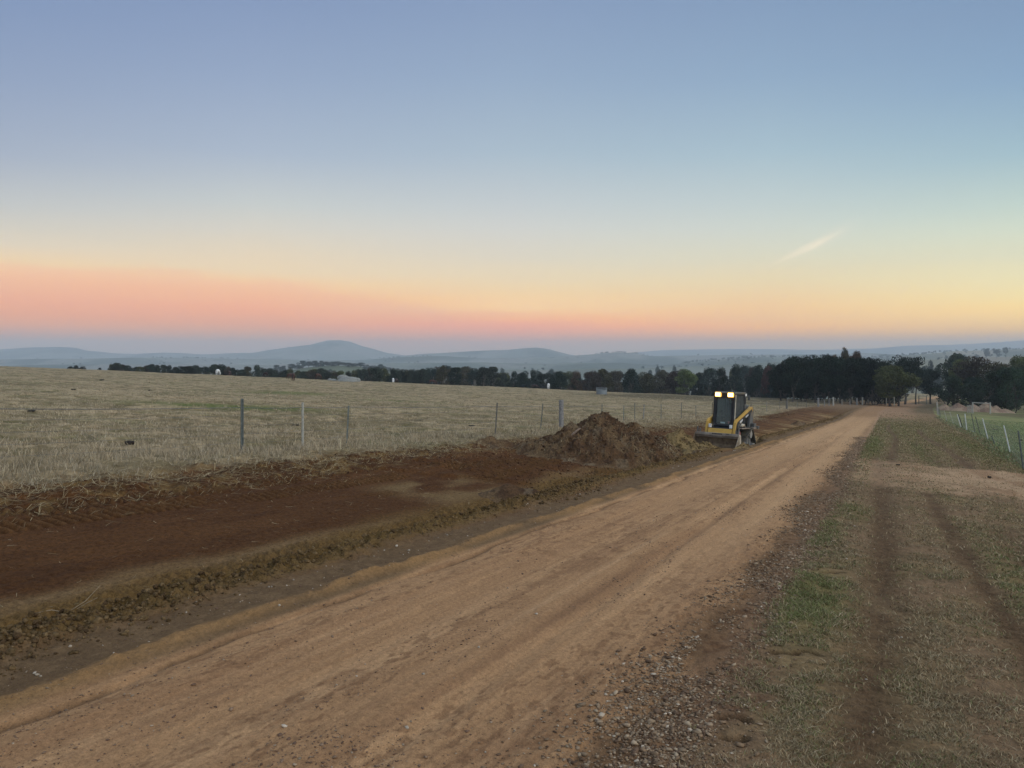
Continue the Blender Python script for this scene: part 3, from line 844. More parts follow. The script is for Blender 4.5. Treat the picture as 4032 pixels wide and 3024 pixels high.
def c_dark(X, Y, h, b1, b2):
    n = len(X); C = np.tile(np.array([.108, .058, .027]), (n, 1))
    m = sst(.45, .6, fbm(X / .6, Y / .6, 300, 4))[:, None]; C = C * (1 - m) + np.array([.150, .090, .043]) * m
    m = (sst(.55, .66, fbm(X / .22, Y / .22, 301, 3)) * .7)[:, None]; C = C * (1 - m) + np.array([.065, .035, .019]) * m
    m = (sst(.62, .72, fbm(X / .35 + 4, Y / .35, 302, 3)) * .5)[:, None]; C = C * (1 - m) + np.array([.20, .145, .085]) * m
    return C

def c_ochre(X, Y, h, b1, b2):
    n = len(X); C = np.tile(np.array([.25, .165, .068]), (n, 1))
    m = sst(.42, .6, fbm(X / .4, Y / .4, 303, 4))[:, None]; C = C * (1 - m) + np.array([.17, .105, .05]) * m
    m = (sst(.55, .68, fbm(X / .15, Y / .15, 304, 3)) * .7)[:, None]; C = C * (1 - m) + np.array([.09, .055, .028]) * m
    return C

def c_pale(X, Y, h, b1, b2):
    n = len(X); C = np.tile(np.array([.29, .205, .13]), (n, 1))
    m = sst(.42, .6, fbm(X / 1.1, Y / .8, 305, 4))[:, None]; C = C * (1 - m) + np.array([.21, .135, .09]) * m
    return C

MX, MY = 2.75, 22.6
def h_main(x, y):
    w = 0.30 * (fbm(x / .9 + 3, y / .9, 210, 3) - .5)
    x2 = x + w; y2 = y + .3 * (fbm(x / .8, y / .8 + 7, 211, 3) - .5)
    return smax(cone(x2, y2, 0.0, .1, 1.26, 2.05, 1.8), cone(x2, y2, -1.0, -.1, .86, 1.25, 1.35), cone(x2, y2, -1.75, 0.1, .42, .95, 1.1),
                cone(x2, y2, .80, -.2, 1.05, 1.75, 1.5), cone(x2, y2, 1.45, -.3, .78, 1.35, 1.2), cone(x2, y2, .2, -1.0, .55, 1.5, 1.1), -.1 + 0 * x)
soil_mound = heap('soil_mound', MX, MY, 8.6, 5.6, h_main, 'tall heap of dark brown soil and torn turf in the drain, left of the loader', 'soil heap', 'earth', c_dark, step=.024, lump=.14, seed=220)

def h_push(x, y):
    x2 = x + .3 * (fbm(x / .6, y / .6, 230, 3) - .5); y2 = y + .25 * (fbm(x / .6 + 5, y / .6, 231, 3) - .5)
    return smax(cone(x2, y2, -.35, .35, .74, 1.35, 1.0), cone(x2, y2, .5, .15, .42, 1.1, .9), cone(x2, y2, 1.3, .0, .18, .8, .6), cone(x2, y2, -1.1, .2, .42, 1.1, .9),
                cone(x2, y2, -1.9, -.2, .30, .95, .8), cone(x2, y2, .1, -.45, .30, 1.2, .8), -.1 + 0 * x)
PX, PY = 6.0, 25.7
pushed = heap('soil_mound', PX, PY, 6.0, 4.2, h_push, 'low ochre heap of loose clay being pushed by the loader bucket', 'soil heap', 'earth', c_ochre, step=.026, lump=.105, seed=240)

p = at(3865, 1622)
def h_pale(x, y):
    x2 = x + .8 * (fbm(x / 2, y / 2, 250, 3) - .5)
    return smax(cone(x2, y, .6, 0, 1.55, 2.1, 2.2), cone(x2, y, -1.2, .5, 1.15, 2.0, 2.0), cone(x2, y, 2.2, -.2, 1.05, 1.7, 1.7), cone(x2, y, -3.6, .8, 1.2, 2.2, 1.8), cone(x2, y, 3.9, .1, .62, 1.7, 1.4),
                cone(x2, y, -5.6, 1.6, .95, 1.6, 1.4), -.2 + 0 * x)
heap('soil_mound', p[0], p[1], 17.0, 6.5, h_pale, 'long heap of pale reddish dirt in the green pasture behind the net fence', 'soil heap', 'earth', c_pale, step=.09, lump=.18, seed=260)

for (px, py, W, H, lb, cf) in ((3150, 1676, 1.5, .38, 'small clump of brown clods left on the pale floor of the drain beyond the loader', c_dark),
                               (1955, 1757, 1.3, .24, 'small dark sod lying at the paddock edge left of the big heap', c_dark),
                               (2035, 1962, 1.3, .22, 'lump of reddish soil pushed up among the tracks in front of the big heap', c_dark)):
    q = at(px, py)
    heap('soil_clump', q[0], q[1], W * 1.6, W * 1.3, (lambda W, H: (lambda x, y: smax(cone(x, y, -.1 * W, 0, H, .42 * W, .35 * W), cone(x, y, .25 * W, .05, H * .7, .3 * W, .3 * W), -.08 + 0 * x)))(W, H),
         lb, 'soil clump', 'earth', cf, step=.02, lump=.06, seed=int(px))

# crumbs, straw and a piece of wood on the big heap
from mathutils.bvhtree import BVHTree
def heap_z(objs):
    trees = []
    for o in objs:
        vs = [o.location + v.co for v in o.data.vertices]
        trees.append(BVHTree.FromPolygons(vs, [tuple(q.vertices) for q in o.data.polygons]))
    def f(X, Y):
        out = smooth_z(X, Y)
        for i in range(len(X)):
            for tr in trees:
                h = tr.ray_cast(Vector((X[i], Y[i], 10)), Vector((0, 0, -1)))
                if h[0] is not None and h[0].z > out[i]: out[i] = h[0].z
        return out
    return f
hz = heap_z([soil_mound, pushed])
n = 1500
hx = np.concatenate([MX + RNG.normal(.2, 1.25, n), PX + RNG.normal(-.1, 1.1, n // 2)]); hy = np.concatenate([MY + RNG.normal(-.3, .85, n), PY + RNG.normal(-.1, .6, n // 2)])
hc = mixc(len(hx), [[.10, .056, .03], [.13, .077, .042], [.075, .04, .021]], [2, 2, 1]); hc[n:] = mixc(n // 2, [[.19, .125, .05], [.14, .09, .038]], [1, 1])
_k = hz(hx, hy) - smooth_z(hx, hy) > .05; hx, hy, hc = hx[_k], hy[_k], hc[_k]
rocks('heap_crumbs', np.stack([hx, hy, hz(hx, hy)], 1), np.clip(RNG.lognormal(math.log(.022), .45, len(hx)), .010, .06), hc, flat=(.6, 1), label='loose crumbs of soil on the two heaps by the loader', cat='soil clods', mat='earth', sink=.1, lump=.4)
m = 520
sx = MX + RNG.normal(.5, 1.3, m); sy = MY + RNG.normal(-.35, .8, m)
kk = RNG.uniform(0, 1, m) < .22; sx = np.where(kk, MX + 1.75 + RNG.normal(0, .25, m), sx); sy = np.where(kk, MY - .75 + RNG.normal(0, .14, m), sy)
strands('heap_straw', m, None, None, .06, .20, 1.4, .03, STRAW, [3, 4, 1.5, 2], 'torn roots and straw sticking out of the big soil heap', 'straw', zfun=hz, w0=.0025, XY=(sx, sy))
q = Vector((MX - .95, MY - .55, 0)); q.z = float(hz(np.array([q.x]), np.array([q.y]))[0])
b = MB(); b.tube([(-.17, 0, -.10), (-.04, 0, .02), (.12, .02, .13), (.19, .02, .17)], [.030, .035, .03, .018], 7)
o = b.build('wood_piece', mat_plain('old_wood', (.22, .15, .10), .9, .4, 20, bump=.01)); o.location = q; o.rotation_euler = (0, 0, .3)
tag(o, 'short broken stick poking out of the upper face of the big soil heap', 'stick')
# thin pale root near the drain foot
q = at(250, 2430); b = MB()
b.tube([(-.30, 0, .02), (-.12, .03, .05), (.02, .02, .03), (.16, .05, .12), (.26, .10, .24)], [.003, .004, .004, .004, .002], 5)
b.tube([(.10, .03, .06), (.20, 0, .12), (.30, -.02, .17)], [.003, .003, .002], 5)
o = b.build('root', mat_plain('root_wood', (.34, .25, .15), .9, .3, 20)); o.location = (q[0], q[1], q[2]); tag(o, 'thin pale forked root curling out of the clay slope near the bottom left', 'root')

# dung in the paddock and on the crossing
dung_mat = mat_plain('dung', (.028, .020, .014), .9, .4, 30, bump=.01)
def dung(px, py, w, label, hgt=.05):
    q = at(px, py); b = MB(); R = random.Random(int(px * 7 + py))
    for k in range(7):
        a = R.uniform(0, 6.28); d = R.uniform(0, .5) * w; r = R.uniform(.16, .28) * w
        vs = [Vector(v) * r for v in ICO_V]
        b.add([(v.x * R.uniform(.8, 1.2) + d * math.cos(a), v.y * .8 + d * math.sin(a) * .7, v.z * hgt / w * 2.2 + hgt * .5) for v in vs], [tuple(f) for f in ICO_F.tolist()])
    o = b.build('dung_pile', dung_mat); o.location = (q[0], q[1], float(ground_z(np.array([q[0]]), np.array([q[1]]))[0]) + .005)
    tag(o, label, 'dung', 'droppings lying about')
for a in ((52, 1557, .5, 'flat dark dung pat near the left edge of the paddock, above the fence wire'), (400, 1499, .6, 'dark dung heap on the upper slope of the paddock below the first skyline bushes', .16),
          (589, 1536, .5, 'dark dung heap in the paddock right of the upper slope one', .12), (291, 1540, .4, 'small dung heap in the middle of the left paddock', .1),
          (515, 1766, .26, 'dark dung lump in the grass below the fence wire, left of the first fence post', .10), (1160, 1672, .36, 'dung heap just left of the pale timber fence post', .06),
          (1664, 1638, .3, 'small dung heap between the leaning steel post and the thick round post', .08), (1860, 1677, .38, 'dung heap in the paddock left of the steel post nearest the thick round post', .06),
          (1400, 1565, .5, 'dung pat on the slope below the pale boulders', .08), (120, 1625, .4, 'dung pat beside the fence wire at far left', .06),
          (3896, 1883, .13, 'black droppings on the sandy crossing at right', .05), (3535, 1833, .10, 'single dark dropping on the sandy crossing beside the road', .04),
          (3922, 1692, .7, 'wide dark dung pat in the green pasture behind the net fence', .05), (4018, 1736, .18, 'small black dropping in the pasture at the right picture edge', .08)):
    dung(a[0], a[1], a[2], a[3], *(a[4:]))

# ------------------------------------------------------------------ fences
m_wood = mat_plain('weathered_post', (.27, .25, .22), .9, .35, 14, bump=.01, rand=.2)
m_wood2 = mat_plain('dark_rail', (.17, .155, .12), .9, .3, 10, bump=.01, rand=.2)  # darker tone for rails, timber posts and brown pickets
m_steel = mat_plain('steel_picket', (.125, .135, .12), .6, .35, 25, metal=.4, rand=.25)
m_green = mat_plain('rusted_picket', (.145, .15, .125), .7, .35, 20, rand=.2)
m_pale = mat_plain('pale_post', (.36, .335, .27), .8, .2, 18, rand=.1)
m_white = mat_plain('white_rod', (.62, .61, .56), .6, .15, 18)
m_wire = mat_plain('fence_wire', (.16, .15, .14), .6, .3, 10, metal=.3)

def star_post(h, lean, mat, parent, loc, w=.022):
    b = MB(); lx, ly = lean
    for a in (0, 2.09, 4.19):
        c, s_ = math.cos(a) * w * 1.6, math.sin(a) * w * 1.6
        d = (-s_ * .18, c * .18)
        vs = []
        for z in (-.2, h):
            ox, oy = lx * z, ly * z
            vs += [(ox - d[0], oy - d[1], z), (ox + c - d[0], oy + s_ - d[1], z), (ox + c + d[0], oy + s_ + d[1], z), (ox + d[0], oy + d[1], z)]
        b.add(vs, [(0, 1, 2, 3), (7, 6, 5, 4), (0, 4, 5, 1), (1, 5, 6, 2), (2, 6, 7, 3), (3, 7, 4, 0)])
    o = b.build('post', mat, parent); o.location = loc; return o

def round_post(h, r, lean, mat, parent, loc):
    b = MB(); b.tube([(-lean[0] * .2, -lean[1] * .2, -.2), (lean[0] * h * .5, lean[1] * h * .5, h * .5), (lean[0] * h, lean[1] * h, h - .012), (lean[0] * h, lean[1] * h, h)], [r * 1.05, r, r * .97, r * .9], 12)
    o = b.build('post', mat, parent, smooth=False); o.location = loc; return o

def fence_line_point(px, fl, lo, hi):
    """where the fence line passes photo column px"""
    Y = np.linspace(lo, hi, 6000); X = (px / K - 512) / F * Y
    s, t = st(X, Y)
    i = int(np.argmin(np.abs(s - fl(t))))
    return float(X[i]), float(Y[i]), float(smooth_z(X[i], Y[i]))

F0 = fence_line_point(953, fence_l, 8, 60)
fence1 = empty('wire_fence', F0)
tag(fence1, 'wire fence of mixed steel and timber posts along the near edge of the dry paddock', 'fence')
FL = [(953, 'steel', 1.18, .0, .0), (1192, 'pale', 1.10, 0, 0), (1365, 'green', 1.02, .05, 0), (1950, 'brown', 1.12, .06, 0), (2128, 'green', 1.1, .09, 0), (2210, 'wood', 1.25, 0, 0), (2368, 'green', 1.1, .03, 0),
      (2455, 'green', 1.0, .02, 0), (2499, 'brown', 1.15, 0, 0), (2533, 'pale2', 1.05, .05, 0), (2603, 'green', 1.1, 0, 0), (2682, 'brown', 1.2, .02, 0), (2740, 'green', 1.0, 0, 0), (2922, 'green', 1.1, 0, 0),
      (2957, 'brown', 1.1, 0, 0), (3019, 'pale2', 1.15, 0, 0), (3070, 'brown', 1.15, 0, 0), (3098, 'wood2', 1.35, 0, 0), (3140, 'green', .9, 0, 0), (3176, 'green', 1.0, 0, 0)]
TOPS = []
def rel(p, z=0): return (p[0] - F0[0], p[1] - F0[1], p[2] - F0[2] + z)
left_posts = [fence_line_point(c, fence_l, 8, 125) for c in (-900, -450, -120)]
for q in left_posts[:0]: pass
for (px, kd, h, lx, ly) in FL:
    q = fence_line_point(px, fence_l, 8, 125)
    TOPS.append(q)
    if kd == 'wood': o = round_post(h, .105, (lx, ly), m_wood, fence1, rel(q)); o['label'] = 'thick round grey timber post'
    elif kd == 'wood2': o = round_post(h, .13, (lx, ly), m_wood2, fence1, rel(q))
    elif kd == 'pale': o = round_post(h, .030, (lx, ly), m_pale, fence1, rel(q)); o['label'] = 'slim pale timber post'
    elif kd == 'pale2': o = round_post(h, .028, (lx, ly), m_wood, fence1, rel(q))
    elif kd == 'steel': o = star_post(h, (lx, ly), m_steel, fence1, rel(q), .022); o['label'] = 'blue grey steel picket'
    elif kd == 'brown': o = star_post(h, (lx, ly), m_wood2, fence1, rel(q), .019)
    else: o = star_post(h, (lx, ly), m_green, fence1, rel(q), .015)
# the far half bends with the road towards the trees
FAR = [(3222, 124, 'wood2', 1.4), (3246, 128, 'p', 1.1), (3264, 131, 'p', 1.25), (3281, 134, 'wood', 1.45), (3315, 139, 'p', 1.1), (3347, 143, 'p', 1.1), (3374, 147, 'wood2', 1.35), (3396, 151, 'wood', 1.45),
       (3419, 156, 'p', 1.1), (3440, 160, 'p', 1.05), (3458, 164, 'p', 1.05), (3470, 168, 'wood', 1.5), (3484, 172, 'p', 1.0)]
for (px, Y, kd, h) in FAR:
    q = on(px, Y); TOPS.append(q)
    if kd == 'wood': round_post(h, .14, (0, 0), m_pale, fence1, rel(q))
    elif kd == 'wood2': round_post(h, .14, (0, 0), m_wood, fence1, rel(q))
    else: star_post(h, (0, 0), m_wood, fence1, rel(q), .045)
chain = [(q[0], q[1]) for q in left_posts + TOPS]
for wh, wr in ((.98, .006), (.80, .0022), (.60, .0022), (.40, .0022), (.20, .0022)):
    b = MB(); pts = []
    for (x0, y0), (x1, y1) in zip(chain[:-1], chain[1:]):
        for k in range(3):
            f = k / 3; x = x0 + (x1 - x0) * f; y = y0 + (y1 - y0) * f
            pts.append((x - F0[0], y - F0[1], float(smooth_z(x, y)) - F0[2] + wh - .02 * math.sin(math.pi * f)))
    b.tube(pts, wr, 4, False); b.build('wire', m_wire, fence1)

# net fence of the pasture
G0 = at(3981, 1797)
fence2 = empty('net_fence', G0)
tag(fence2, 'slack wire net fence on leaning white and steel posts in front of the green pasture', 'fence')
# base pixel, top pixel, kind
GP = [((4030, 1850), (4012, 1697), 'steel'), ((3981, 1797), (3955, 1676), 'white'), ((3921, 1759), (3903, 1716), 'stub'), ((3893, 1740), (3872, 1649), 'white'), ((3863, 1722), (3844, 1641), 'green'), ((3841, 1713), (3829, 1631), 'green'),
      ((3808, 1702), (3802, 1630), 'white'), ((3793, 1691), (3775, 1632), 'black'), ((3786, 1690), (3771, 1632), 'white'), ((3755, 1672), (3742, 1622), 'pale'), ((3729, 1659), (3719, 1617), 'pale'), ((3705, 1646), (3699, 1609), 'green'),
      ((3699, 1641), (3697, 1606), 'green'), ((3693, 1634), (3690, 1585), 'tall')]
gpos = []
for (bp, tp, kd) in GP:
    q = at(*bp)
    hh = {'stub': .55, 'tall': 2.0, 'steel': 1.25}.get(kd, 1.15)
    lean = ((tp[0] - bp[0]) / K / F * q[1] / hh, .05)
    loc = (q[0] - G0[0], q[1] - G0[1], q[2] - G0[2]); gpos.append(q)
    hh = (bp[1] - tp[1]) / K / F * q[1]
    if kd == 'white': o = round_post(hh, .012 + .0003 * q[1], lean, m_white, fence2, loc); o['label'] = 'leaning white rod'
    elif kd == 'black': o = round_post(hh, .028, lean, mat_plain('black_post', (.02, .02, .022), .7, .2, 10), fence2, loc); o['label'] = 'leaning black post'
    elif kd == 'tall': o = round_post(hh, .09, lean, m_pale, fence2, loc); o['label'] = 'pale round end post'
    elif kd == 'pale': round_post(hh, .028, lean, m_pale, fence2, loc)
    else: star_post(hh, lean, m_steel if kd in ('steel', 'stub') else m_green, fence2, loc, .014)
gx = [(q[0], q[1]) for q in gpos]
ext = (gx[0][0] + (gx[0][0] - gx[2][0]) * 1.2, gx[0][1] + (gx[0][1] - gx[2][1]) * 1.2)
gx = [ext] + gx
b = MB()
for wh in (.10, .25, .42, .60, .78, .96):
    pts = []
    for (x0, y0), (x1, y1) in zip(gx[:-1], gx[1:]):
        for k in range(2):
            f = k / 2; x = x0 + (x1 - x0) * f - .03; y = y0 + (y1 - y0) * f
            pts.append((x - G0[0], y - G0[1], float(smooth_z(x, y)) - G0[2] + wh * (1 - .05 * math.sin(math.pi * f))))
    b.tube(pts, .0022, 4, False)
for (x0, y0), (x1, y1) in zip(gx[:-1], gx[1:]):
    L = math.hypot(x1 - x0, y1 - y0); k = max(1, int(L / .3))
    for i in range(k):
        f = i / k; x = x0 + (x1 - x0) * f - .03; y = y0 + (y1 - y0) * f; z = float(smooth_z(x, y)) - G0[2]
        b.tube([(x - G0[0], y - G0[1], z + .08), (x - G0[0], y - G0[1], z + .94)], .0018, 3, False)
b.build('netting', m_wire, fence2)
q = at(3812, 1704)
rocks_m = mat_plain('pale_rock', (.23, .22, .185), .9, .3, 5, bump=.02)
def boulder(name, loc, dims, label, cat='boulder', mat=rocks_m, seed=1, sub=3):
    import bmesh
    bm = bmesh.new(); bmesh.ops.create_icosphere(bm, subdivisions=sub, radius=1)
    for v in bm.verts:
        c = v.co.copy(); k = 1 + .22 * (float(fbm(np.array([c.x * 1.3 + seed]), np.array([c.y * 1.3 + c.z * 1.7]), seed, 3)[0]) - .5) * 2
        v.co = Vector((c.x * dims[0] * k, c.y * dims[1] * k, max(c.z, -.35) * dims[2] * k))
    me = bpy.data.meshes.new(name); bm.to_mesh(me); bm.free(); me.materials.append(mat)
    me.polygons.foreach_set('use_smooth', [True] * len(me.polygons))
    o = bpy.data.objects.new(name, me); COL.objects.link(o); o.location = loc
    return tag(o, label, cat)
boulder('stone', (q[0] + .1, q[1] - .1, q[2] + .05), (.22, .16, .13), 'pale stone at the foot of a white fence rod', 'stone', seed=5, sub=2)

# timber rails, gates and braces in front of the trees
def rail_frame(cols, rails, label, name='rail_gate', mat=m_wood2, r=.09, cat='timber rail'):
    """cols: (photo column, depth, height); rails: heights of the rails between the first and the last post"""
    ps = [on(c, Y) + (h,) for c, Y, h in cols]
    o0 = ps[0]; e = empty(name, o0[:3]); tag(e, label, cat)
    for q in ps:
        round_post(q[3], r, (0, 0), mat, e, (q[0] - o0[0], q[1] - o0[1], q[2] - o0[2]))
    for h in rails:
        b = MB(); b.tube([(0, -.01, h), (ps[-1][0] - o0[0], ps[-1][1] - o0[1] - .01, ps[-1][2] - o0[2] + h)], r * .62, 8); b.build('rail', mat, e)
    return e
rail_frame([(3830, 122, 1.75), (3899, 122, 1.85)], (1.68,), 'long single rail on two posts behind the pale dirt heap', mat=m_pale, r=.10)
rail_frame([(3811, 124, 1.2), (3818, 124, 1.25), (3824, 124, 1.2)], (1.12, .55), 'small pale gate left of the long rail behind the dirt heap', name='gate', mat=m_pale, r=.06, cat='gate')
rail_frame([(3490, 150, 1.75), (3521, 150, 1.85)], (1.65,), 'timber brace behind the trunk of the olive tree, where the paddock fence ends', mat=m_pale, r=.09)
rail_frame([(3618, 190, 2.0), (3648, 190, 2.0)], (1.95, 1.2), 'dark timber frame in the gap between the trees, left of the lone trunk', r=.10)

# hay ring
q = on(2369, 147)
hr = empty('hay_ring', q); tag(hr, 'round galvanised hay ring with upright bars standing in the dry paddock', 'hay ring')
m_galv = mat_plain('galvanised', (.22, .235, .23), .6, .2, 6, metal=.3)
b = MB(); n_ = 32; R1 = 1.02
vs = [(R1 * math.cos(2 * math.pi * k / n_), R1 * math.sin(2 * math.pi * k / n_), z) for z in (0, .42, .44, .86) for k in range(n_)]
b.add(vs, [(j * n_ + k, j * n_ + (k + 1) % n_, (j + 1) * n_ + (k + 1) % n_, (j + 1) * n_ + k) for j in range(3) for k in range(n_)])
o = b.build('sheet_band', m_galv, hr); md = o.modifiers.new('s', 'SOLIDIFY'); md.thickness = .02
b = MB()
for z in (.87, 1.2): b.tube([(R1 * math.cos(2 * math.pi * k / n_), R1 * math.sin(2 * math.pi * k / n_), z) for k in range(n_ + 1)], .028, 6, False)
b.build('rim', m_galv, hr)
for k in range(18):
    a = 2 * math.pi * k / 18; b = MB(); b.tube([(R1 * math.cos(a), R1 * math.sin(a), .86), (R1 * math.cos(a) * .99, R1 * math.sin(a) * .99, 1.26)], .030, 6)
    b.build('upright_bar', m_galv, hr)

# pale boulders
q = on(1372, 168); boulder('boulder', (q[0], q[1], q[2] - .1), (2.6, 1.6, 1.15), 'wide pale granite boulder on the paddock skyline right of the smaller bay horse', seed=3)
q = on(1350, 169); boulder('boulder', (q[0], q[1], q[2] + .55), (1.3, 1.0, .85), 'rounded pale boulder sitting on top of the wide granite boulder', seed=8)
q = on(1312, 170); boulder('boulder', (q[0], q[1], q[2] - .1), (1.0, .9, .55), 'low pale boulder left of the wide granite boulder', seed=12, sub=2)
q = on(1298, 171); boulder('boulder', (q[0], q[1], q[2] - .1), (.55, .6, .6), 'smallest pale boulder of the row, nearest the bay horse', seed=15, sub=2)
# ------------------------------------------------------------------ horses
def skin_mesh(name, joints, edges, mat, sub=2):
    """one continuous body grown over joints {name: (x, y, z, rx, ry)}"""
    names = list(joints); me = bpy.data.meshes.new(name)
    me.from_pydata([joints[k][:3] for k in names], [(names.index(a), names.index(b)) for a, b in edges], [])
    o = bpy.data.objects.new(name, me); COL.objects.link(o)
    o.modifiers.new('skin', 'SKIN')
    sk = o.data.skin_vertices[0].data
    for i, k in enumerate(names):
        sk[i].radius = joints[k][3:5]
        sk[i].use_root = (i == 0)
    md = o.modifiers.new('sub', 'SUBSURF'); md.levels = sub; md.render_levels = sub
    dg = bpy.context.evaluated_depsgraph_get(); dg.update()
    res = bpy.data.meshes.new_from_object(o.evaluated_get(dg))
    bpy.data.objects.remove(o); res.name = name
    res.materials.clear(); res.materials.append(mat)
    res.polygons.foreach_set('use_smooth', [True] * len(res.polygons))
    return res

def horse_joints():
    # x forward, z up; grazing, head down
    J = {'pelvis': (-.52, 0, 1.22, .24, .27), 'loin': (-.18, 0, 1.20, .25, .29), 'chest': (.22, 0, 1.16, .25, .31), 'shoulder': (.50, 0, 1.15, .20, .27),
         'neck1': (.74, 0, 1.02, .12, .19), 'neck2': (1.00, 0, .74, .09, .14), 'poll': (1.17, 0, .50, .075, .11), 'cheek': (1.20, 0, .36, .07, .10), 'nose': (1.22, 0, .12, .045, .055),
         'rump': (-.72, 0, 1.14, .18, .2)}
    E = [('pelvis', 'loin'), ('loin', 'chest'), ('chest', 'shoulder'), ('shoulder', 'neck1'), ('neck1', 'neck2'), ('neck2', 'poll'), ('poll', 'cheek'), ('cheek', 'nose'), ('pelvis', 'rump')]
    for sd, y, st_ in (('L', .15, .10), ('R', -.15, -.08)):
        J['stifle' + sd] = (-.50 + st_ * .4, y, .86, .11, .14); J['hock' + sd] = (-.74 + st_, y * 1.05, .52, .052, .06); J['fet' + sd] = (-.70 + st_, y * 1.05, .14, .036, .036); J['hoof' + sd] = (-.66 + st_, y * 1.05, .02, .05, .05)
        E += [('pelvis', 'stifle' + sd), ('stifle' + sd, 'hock' + sd), ('hock' + sd, 'fet' + sd), ('fet' + sd, 'hoof' + sd)]
        J['elbow' + sd] = (.44 - st_ * .3, y, .82, .085, .10); J['knee' + sd] = (.46 - st_, y, .46, .05, .05); J['ff' + sd] = (.45 - st_, y, .13, .034, .034); J['fh' + sd] = (.49 - st_, y, .02, .048, .048)
        E += [('shoulder', 'elbow' + sd), ('elbow' + sd, 'knee' + sd), ('knee' + sd, 'ff' + sd), ('ff' + sd, 'fh' + sd)]
    return J, E

coat = {'bay': mat_plain('bay_coat', (.062, .024, .013), .6, .25, 2.5), 'dark': mat_plain('dark_coat', (.035, .016, .011), .6, .3, 2.5), 'white': mat_plain('white_coat', (.75, .74, .70), .7, .08, 2.0), 'chest': mat_plain('chestnut_coat', (.085, .034, .018), .6, .2, 2.5)}
m_black = mat_plain('black_hair', (.012, .010, .009), .8, .3, 8)
m_cream = mat_plain('white_hair', (.62, .60, .55), .8, .1, 8)
_J, _E = horse_joints()
HB = skin_mesh('body', _J, _E, coat['bay'])
def tail_mesh(mat):
    b = MB(); b.tube([(-.86, 0, 1.20), (-.95, 0, 1.08), (-.98, 0, .80), (-.97, 0, .45)], [.035, .06, .075, .03], 8); return b.mesh('tail', mat)
def mane_mesh(mat):
    b = MB()
    b.prism([(.50, 1.40), (.78, 1.22), (1.05, .92), (1.24, .60), (1.17, .56), (.98, .82), (.70, 1.10), (.48, 1.28)], -.035, .05); return b.mesh('mane', mat)
def ear_mesh(mat):
    b = MB(); b.tube([(1.24, 0, .50), (1.31, 0, .56), (1.36, 0, .60)], [.03, .03, .006], 6); return b.mesh('ear', mat)
TM = {k: tail_mesh(v) for k, v in (('b', m_black), ('w', m_cream))}; MM = {k: mane_mesh(v) for k, v in (('b', m_black), ('w', m_cream))}; EM = ear_mesh(coat['bay'])

def horse(px, Y, rz, kind, label, size=1.0, group='horses grazing along the paddock skyline', dz=0.0):
    q = on(px, Y); e = empty('horse', (q[0], q[1], q[2] + dz), rz, (size,) * 3); tag(e, label, 'horse', group)
    hk = 'w' if kind == 'white' else 'b'
    for nm, me in (('body', HB), ('tail', TM[hk]), ('mane', MM[hk]), ('ear', EM), ('ear', EM)):
        o = bpy.data.objects.new(nm, me); COL.objects.link(o); o.parent = e
        if nm in ('body', 'ear'):
            o.material_slots[0].link = 'OBJECT'; o.material_slots[0].material = coat[kind]
        if nm == 'ear': o.location.y = .07 if 'ear' not in e else -.07; e['ear'] = 1
    del e['ear']
    return e
P2 = math.pi / 2
horse(1155, 150, P2 + .12, 'bay', 'largest bay horse on the skyline, seen from behind, grazing', 1.08)
horse(1141, 163, P2 + .9, 'chest', 'chestnut horse almost hidden behind the largest bay horse', .9)
horse(1252, 177, P2 - .5, 'bay', 'bay horse grazing between the largest bay horse and the pale boulders', .98)
horse(1046, 192, P2 + .9, 'dark', 'dark bay horse half below the skyline, left of the largest bay horse', 1.0)
horse(905, 194, P2 + .5, 'chest', 'reddish brown horse in front of the bushes, just right of the leftmost white horse', 1.0)
horse(858, 182, P2 - .12, 'white', 'leftmost white horse, rump towards the viewer', 1.0)
horse(1548, 196, P2 + .2, 'white', 'white horse on the skyline right of the boulders', 1.0)
horse(1561, 197, P2 - .3, 'dark', 'black horse beside the middle white horse', .95)
horse(1702, 196, .12, 'bay', 'bay horse standing side on below the tall pale-trunked trees', 1.02)
horse(2106, 197, .1, 'dark', 'dark horse side on, left of the rightmost white horse', .95)
horse(2160, 184, P2 - .25, 'white', 'rightmost white horse, near the hay ring', .98)

# ------------------------------------------------------------------ trees
bark = mat_plain('bark', (.075, .062, .050), .95, .4, 4, bump=.03, rand=.25)
bark_p = mat_plain('pale_bark', (.22, .19, .16), .95, .3, 3, bump=.03, rand=.25)
LEAF = {'dark': mat_leaf('leaf_dark', (.016, .024, .014)), 'olive': mat_leaf('leaf_olive', (.075, .075, .027)), 'grey': mat_leaf('leaf_grey', (.038, .047, .031)), 'rust': mat_leaf('leaf_rust', (.085, .045, .028)),
        'brown': mat_leaf('leaf_brown', (.060, .046, .030)), 'green': mat_leaf('leaf_green', (.034, .054, .028)), 'lime': mat_leaf('leaf_lime', (.10, .11, .035)), 'blue': mat_leaf('leaf_blue', (.036, .05, .038))}

